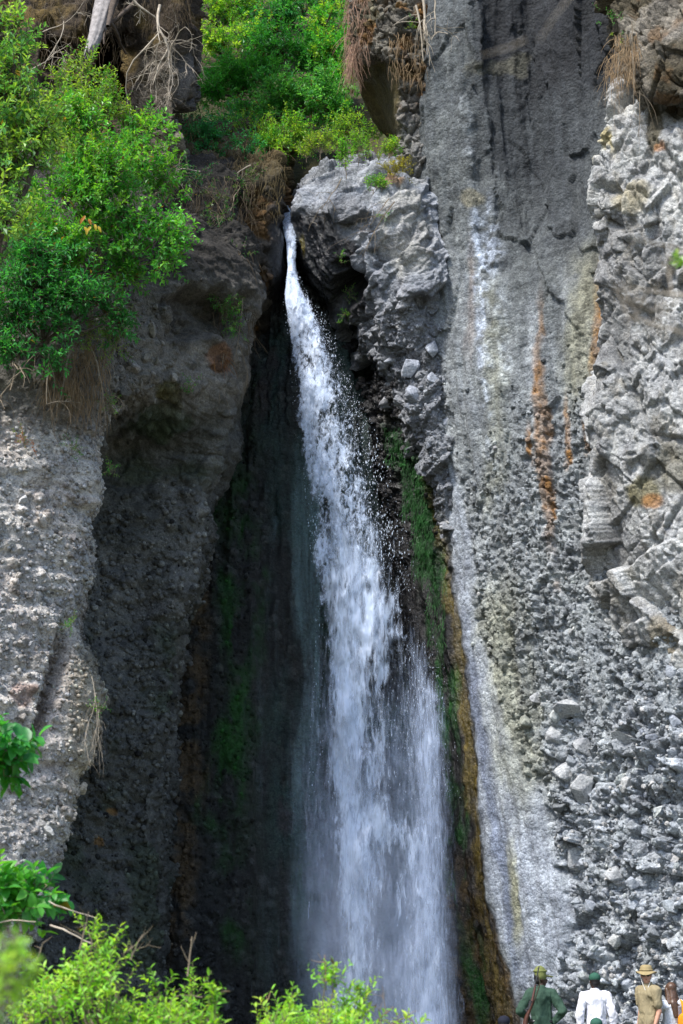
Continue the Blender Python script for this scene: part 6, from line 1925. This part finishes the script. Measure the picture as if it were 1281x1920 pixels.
    if hair == 'short':
        kid('hair', fuse('hair', [ell(hd((0, -0.022, 0.035)), (0.081, 0.094, 0.095), Rh), ell(hd((0, -0.06, -0.02)), (0.066, 0.05, 0.06), Rh)], 0.008, 2, 0.5, 0.004, 5, scale=s), hm)
    elif hair == 'long':
        hp2 = [ell(hd((0, -0.02, 0.03)), (0.090, 0.103, 0.105), Rh), cap(hd((0, -0.05, -0.02)), (0, -0.125, 1.38), 0.078, 0.066, 0.75), cap((0, -0.13, 1.40), (0.01, -0.16, 1.20), 0.066, 0.032, 0.6),
               cap(hd((-0.07, -0.01, 0)), (-0.085, -0.09, 1.40), 0.04, 0.04), cap(hd((0.07, -0.01, 0)), (0.085, -0.09, 1.38), 0.04, 0.04)]
        kid('hair', fuse('hair', hp2, 0.009, 3, 0.6, 0.012, 9, scale=s), hm)
    if hat:
        typ, hmat = hat
        if typ == 'cap':
            dome = [ell(hd((0, -0.012, 0.062)), (0.093, 0.110, 0.085), Rh), cap(hd((0, 0.06, 0.055)), hd((0, 0.135, 0.040)), 0.070, 0.058, 0.16, R3 @ np.array([0, 0.2, 1]))]
            c_ = kid('cap', fuse('cap', dome, 0.007, 2, 0.6, 0.003, 3, scale=s), hmat)
            kid('button', sphere_me('button', hd((0, -0.012, 0.147)), (0.009, 0.009, 0.006), hmat, s), None, c_)
        elif typ == 'patrol':
            dome = [cap(hd((0, -0.012, 0.055)), hd((0, -0.015, 0.125)), 0.098, 0.088, 1.0), ell(hd((0, -0.012, 0.125)), (0.098, 0.112, 0.035), Rh), cap(hd((0, 0.06, 0.055)), hd((0, 0.150, 0.045)), 0.070, 0.060, 0.16, R3 @ np.array([0, 0.15, 1]))]
            kid('cap', fuse('cap', dome, 0.007, 2, 0.6, 0.004, 3, scale=s), hmat)
        elif typ == 'brim':
            ang = np.linspace(0, 2 * np.pi, 40, endpoint=False)
            prof = [(0.001, 0.165), (0.05, 0.163), (0.085, 0.148), (0.096, 0.12), (0.102, 0.075), (0.105, 0.068), (0.140, 0.056), (0.168, 0.042), (0.169, 0.036), (0.140, 0.050), (0.100, 0.060)]
            V = np.array([[R3 @ np.array([r_ * math.cos(a_) * 0.95, r_ * math.sin(a_) * 1.08 - 0.01, z_ + (0.02 * math.cos(2 * a_) + 0.01 * math.sin(3 * a_)) * max(0, r_ - 0.1) / 0.08]) + hc for a_ in ang] for (r_, z_) in prof])
            k = len(prof); i = np.arange(k * 40).reshape(k, 40); j = np.roll(i, -1, 1)
            h_ = kid('sun_hat', mesh_from('sun_hat', V.reshape(-1, 3) * s, np.stack([i[:-1], j[:-1], j[1:], i[1:]], -1).reshape(-1, 4), 4, True), hmat)
            band = np.array([[R3 @ np.array([r_ * math.cos(a_) * 0.95, r_ * math.sin(a_) * 1.08 - 0.01, z_]) + hc for a_ in ang] for (r_, z_) in ((0.1035, 0.098), (0.107, 0.098), (0.108, 0.073), (0.1045, 0.073))])
            i = np.arange(4 * 40).reshape(4, 40); j = np.roll(i, -1, 1)
            kid('hat_band', mesh_from('hat_band', band.reshape(-1, 3) * s, np.stack([i[:-1], j[:-1], j[1:], i[1:]], -1).reshape(-1, 4), 4, True), hmat, h_)
            strap = []
            for sx in (-1, 1):
                strap.append((np.stack([hd((sx * 0.095, 0.02, 0.065)), hd((sx * 0.083, 0.055, -0.02)), hd((sx * 0.062, 0.075, -0.09)), hd((sx * 0.02, 0.115, -0.19)), hd((0.0, 0.125, -0.235))]) * s, np.full(5, 0.0045)))
            strap.append((np.stack([hd((0, 0.125, -0.235)), hd((0.005, 0.128, -0.26)), hd((0.02, 0.128, -0.285))]) * s, np.array([0.009, 0.006, 0.004])))
            kid('chin_cord', tubes_mesh('chin_cord', strap, 5), CORD, h_)
    return T, hd, kid, s


olive = cloth('green_uniform', (0.035, 0.070, 0.048))
olive_cap = cloth('khaki_green', (0.15, 0.17, 0.055))
white = cloth('white_cotton', (0.72, 0.72, 0.78))
white2 = cloth('white_top', (0.68, 0.72, 0.78))
tan = cloth('tan_shirt', (0.27, 0.225, 0.135))
tanhat = cloth('tan_hat', (0.30, 0.235, 0.12))
greencap = cloth('dark_green_cap', (0.03, 0.095, 0.065))
navy = cloth('navy_knit', (0.012, 0.014, 0.024))
darktr = cloth('dark_trousers', (0.03, 0.033, 0.04))
grey = cloth('grey_trousers', (0.22, 0.22, 0.21))
khaki = cloth('khaki_trousers', (0.16, 0.13, 0.085))
orange = cloth('orange_canvas', (0.62, 0.24, 0.015))

down = {'L': ((-0.27, -0.03, 1.12), (-0.28, 0.05, 0.87)), 'R': ((0.27, -0.03, 1.12), (0.28, 0.05, 0.87))}
hips = {'L': ((-0.33, -0.10, 1.15), (-0.24, 0.10, 1.02)), 'R': ((0.34, -0.10, 1.15), (0.20, -0.02, 0.98))}
phone_arms = {'L': ((-0.25, 0.10, 1.20), (-0.10, 0.33, 1.42)), 'R': ((0.24, 0.12, 1.20), (-0.02, 0.34, 1.42))}

G0 = 0.0
soldier, hdS, kS, sS = person('man in a green uniform and khaki cap with a rifle on his back', 1014, 1822, 30.0, 1.74, -12, hips, SKIN_D, olive, olive, 1.0, -62, ('patrol', olive_cap), 'short', None)
kS('epaulette', mesh_from('epaulette', *[(a_ * sS, b_) for a_, b_ in [ell((-0.13, -0.01, 1.487), (0.06, 0.028, 0.008))]][0], 3, True), olive)
kS('epaulette', mesh_from('epaulette', *[(a_ * sS, b_) for a_, b_ in [ell((0.13, -0.01, 1.487), (0.06, 0.028, 0.008))]][0], 3, True), olive)
kS('belt', fuse('belt', [cap((-0.10, 0, 0.985), (0.10, 0, 0.985), 0.105, 0.105, 0.5, (0, 0, 1))], 0.012, 2, 0.6, scale=sS), BLACK)
person('man in a white long-sleeved shirt and dark green cap with his back turned', 1115, 1827, 30.2, 1.72, 3, {'L': ((-0.27, -0.05, 1.12), (-0.285, 0.0, 0.86)), 'R': ((0.27, -0.05, 1.12), (0.285, 0.0, 0.86))}, SKIN_D, white, darktr, 1.0, 6, ('cap', greencap), 'short', None)
hatman, hdH, kH, sH = person('man in a tan sun hat, sunglasses and tan t-shirt facing the camera', 1213, 1815, 30.0, 1.82, 118, {'L': ((-0.225, -0.03, 1.12), (-0.21, 0.06, 0.88)), 'R': ((0.225, -0.03, 1.12), (0.21, 0.04, 0.87))}, SKIN_L, tan, khaki, 0.62, 48, ('brim', tanhat), 'short', HAIRM)
gl = []
for sx in (-1, 1):
    gl.append(ell(hdH((sx * 0.034, 0.096, 0.010)), (0.027, 0.008, 0.020), Matrix.Rotation(math.radians(48), 4, 'Z')))
    gl.append(cap(hdH((sx * 0.060, 0.090, 0.015)), hdH((sx * 0.083, 0.0, 0.012)), 0.004, 0.004))
gl.append(cap(hdH((-0.014, 0.102, 0.014)), hdH((0.014, 0.102, 0.014)), 0.004, 0.004))
V = np.concatenate([g_[0] for g_ in gl]) * sH
Fg = np.concatenate([g_[1] + len(ICO[0]) * k for k, g_ in enumerate(gl)])
kH('sunglasses', mesh_from('sunglasses', V, Fg, 3, True), BLACK)
0 and kH('beard', fuse('beard', [ell(hdH((0, 0.040, -0.080)), (0.046, 0.042, 0.026), Matrix.Rotation(math.radians(48), 4, 'Z'))], 0.008, 2, 0.6, 0.003, 4, scale=sH), HAIRM)
woman, hdW, kW, sW = person('long-haired woman in a white top raising a phone beside the man in the sun hat', 1257, 1843, 30.15, 1.60, 14, phone_arms, SKIN_L, white2, grey, 0.45, 10, None, 'long', HAIRM, True)
person('onlooker in a navy cap at the bottom edge, left of the uniformed man', 945, 1908, 27.6, 1.70, -5, down, SKIN_D, darktr, darktr, 1.0, 0, ('cap', navy), 'short', None)
person('onlooker in a green cap at the bottom edge, below the white-shirted man', 1118, 1912, 27.8, 1.68, 5, down, SKIN_D, khaki, darktr, 1.0, 0, ('cap', greencap), 'short', None)

# rifle slung on the soldier's back: barrel up, wooden stock down
RIF = empty('rifle', tuple(P(994, 1880, 29.78)))
tag(RIF, 'bolt-action rifle with a wooden stock slung on the uniformed man', 'rifle')
WOODM = plain_material('gun_wood', (0.075, 0.024, 0.012), 0.4, 0.35, 25, 0.15, 0.5)
STEEL = plain_material('gun_steel', (0.03, 0.03, 0.032), 0.35, 0.2, 30, 0.05, 0.5)
q = P(np.array([1011.0, 1007.5, 1001.0, 996.0, 991.0, 986.0, 984.5]), np.array([1812.0, 1828.0, 1856.0, 1880.0, 1896.0, 1912.0, 1934.0]), np.array([29.77, 29.76, 29.73, 29.70, 29.69, 29.69, 29.70]))
child('barrel', tubes_mesh('barrel', [(q[[0, 1, 2, 3]], np.array([0.009, 0.010, 0.011, 0.014]))], 10), RIF, STEEL)
child('sight', tubes_mesh('sight', [(np.stack([q[0] + [0, -0.01, -0.03], q[0] + [-0.025, -0.012, -0.03]]), np.array([0.006, 0.003]))], 6), RIF, STEEL)
child('fore_end', tubes_mesh('fore_end', [(np.stack([q[1] * 0.35 + q[2] * 0.65 + [0.006, 0, 0], q[2] + [0.012, 0, 0], q[3] + [0.014, 0, 0]]), np.array([0.012, 0.019, 0.023]))], 10), RIF, WOODM)
child('receiver', tubes_mesh('receiver', [(np.stack([q[3] + [-0.004, -0.01, 0.03], (q[3] + q[4]) / 2, q[4]]), np.array([0.026, 0.029, 0.024]))], 10), RIF, STEEL)
child('bolt', tubes_mesh('bolt', [(np.stack([q[4] + [0.01, -0.02, 0.04], q[4] + [-0.06, -0.03, 0.02]]), np.array([0.008, 0.012]))], 8), RIF, STEEL)
child('stock', tubes_mesh('stock', [(np.stack([q[3] + [0.012, 0, 0], q[4] + [0.006, 0, 0], q[5], q[6], q[6] + (q[6] - q[5]) * 0.3]), np.array([0.03, 0.030, 0.034, 0.052, 0.056]))], 12), RIF, WOODM)
child('sling', tubes_mesh('sling', [(bez(q[1], q[2] + [0.10, 0.0, 0.1], 0.03, 8), np.full(8, 0.010)), (bez(q[2] + [0.10, 0.0, 0.1], q[5], -0.05, 8), np.full(8, 0.010))], 5), RIF, cloth('sling_strap', (0.05, 0.045, 0.03)))

# phone in the woman's hands
pt = Matrix.Translation(woman.location) @ Matrix.Rotation(math.radians(14), 4, 'Z')
pc = pt @ (Vector((-0.075, 0.44, 1.50)) * sW)


def rbox(name, size, mat, bev=0.006):
    bm = bmesh.new(); bmesh.ops.create_cube(bm, size=1)
    for v_ in bm.verts: v_.co = Vector((v_.co.x * size[0], v_.co.y * size[1], v_.co.z * size[2]))
    bmesh.ops.bevel(bm, geom=bm.edges[:], offset=bev, segments=2, affect='EDGES')
    me = bpy.data.meshes.new(name); bm.to_mesh(me); bm.free(); me.materials.append(mat)
    return me


PHN = empty('phone', pc); PHN.rotation_euler = (0, 0, math.radians(14))
tag(PHN, 'dark phone held up by the woman with long hair', 'phone')
o = bpy.data.objects.new('case', rbox('case', (0.075, 0.010, 0.155), BLACK)); COL.objects.link(o); o.parent = PHN
SCR = plain_material('phone_screen', (0.06, 0.09, 0.16), 0.1, 0.3, 18, 0, 0.5)
o = bpy.data.objects.new('screen', rbox('screen', (0.066, 0.003, 0.142), SCR, 0.001)); COL.objects.link(o); o.parent = PHN; o.location = (0, -0.0068, 0)

# orange backpack on the woman's right shoulder
bpk = pt @ (Vector((0.16, -0.20, 1.03)) * sW)
BP = empty('backpack', bpk); BP.rotation_euler = (0, 0, math.radians(14))
tag(BP, 'orange backpack hanging from the shoulder of the woman with long hair', 'backpack')


def bpart(name, parts, mat, **kw):
    o = bpy.data.objects.new(name, fuse(name, parts, **kw)); COL.objects.link(o); o.parent = BP; o.data.materials.append(mat)


bpart('bag', [cap((0, 0, -0.12), (0, 0, 0.10), 0.135, 0.115, 0.6)], orange, voxel=0.010, keep=0.6, wrinkle=0.010, seed=4)
bpart('pocket', [cap((0, -0.075, -0.13), (0, -0.07, -0.03), 0.085, 0.085, 0.45)], orange, voxel=0.010, keep=0.6, wrinkle=0.006, seed=5)
o = bpy.data.objects.new('shoulder_strap', tubes_mesh('shoulder_strap', [(np.array([[-0.02, 0.02, 0.19], [-0.02, 0.02, 0.30], [-0.015, 0.06, 0.375], [-0.01, 0.14, 0.39], [-0.01, 0.22, 0.34], [0.0, 0.24, 0.2]]), np.full(6, 0.021))], 8)); COL.objects.link(o); o.parent = BP; o.data.materials.append(orange)
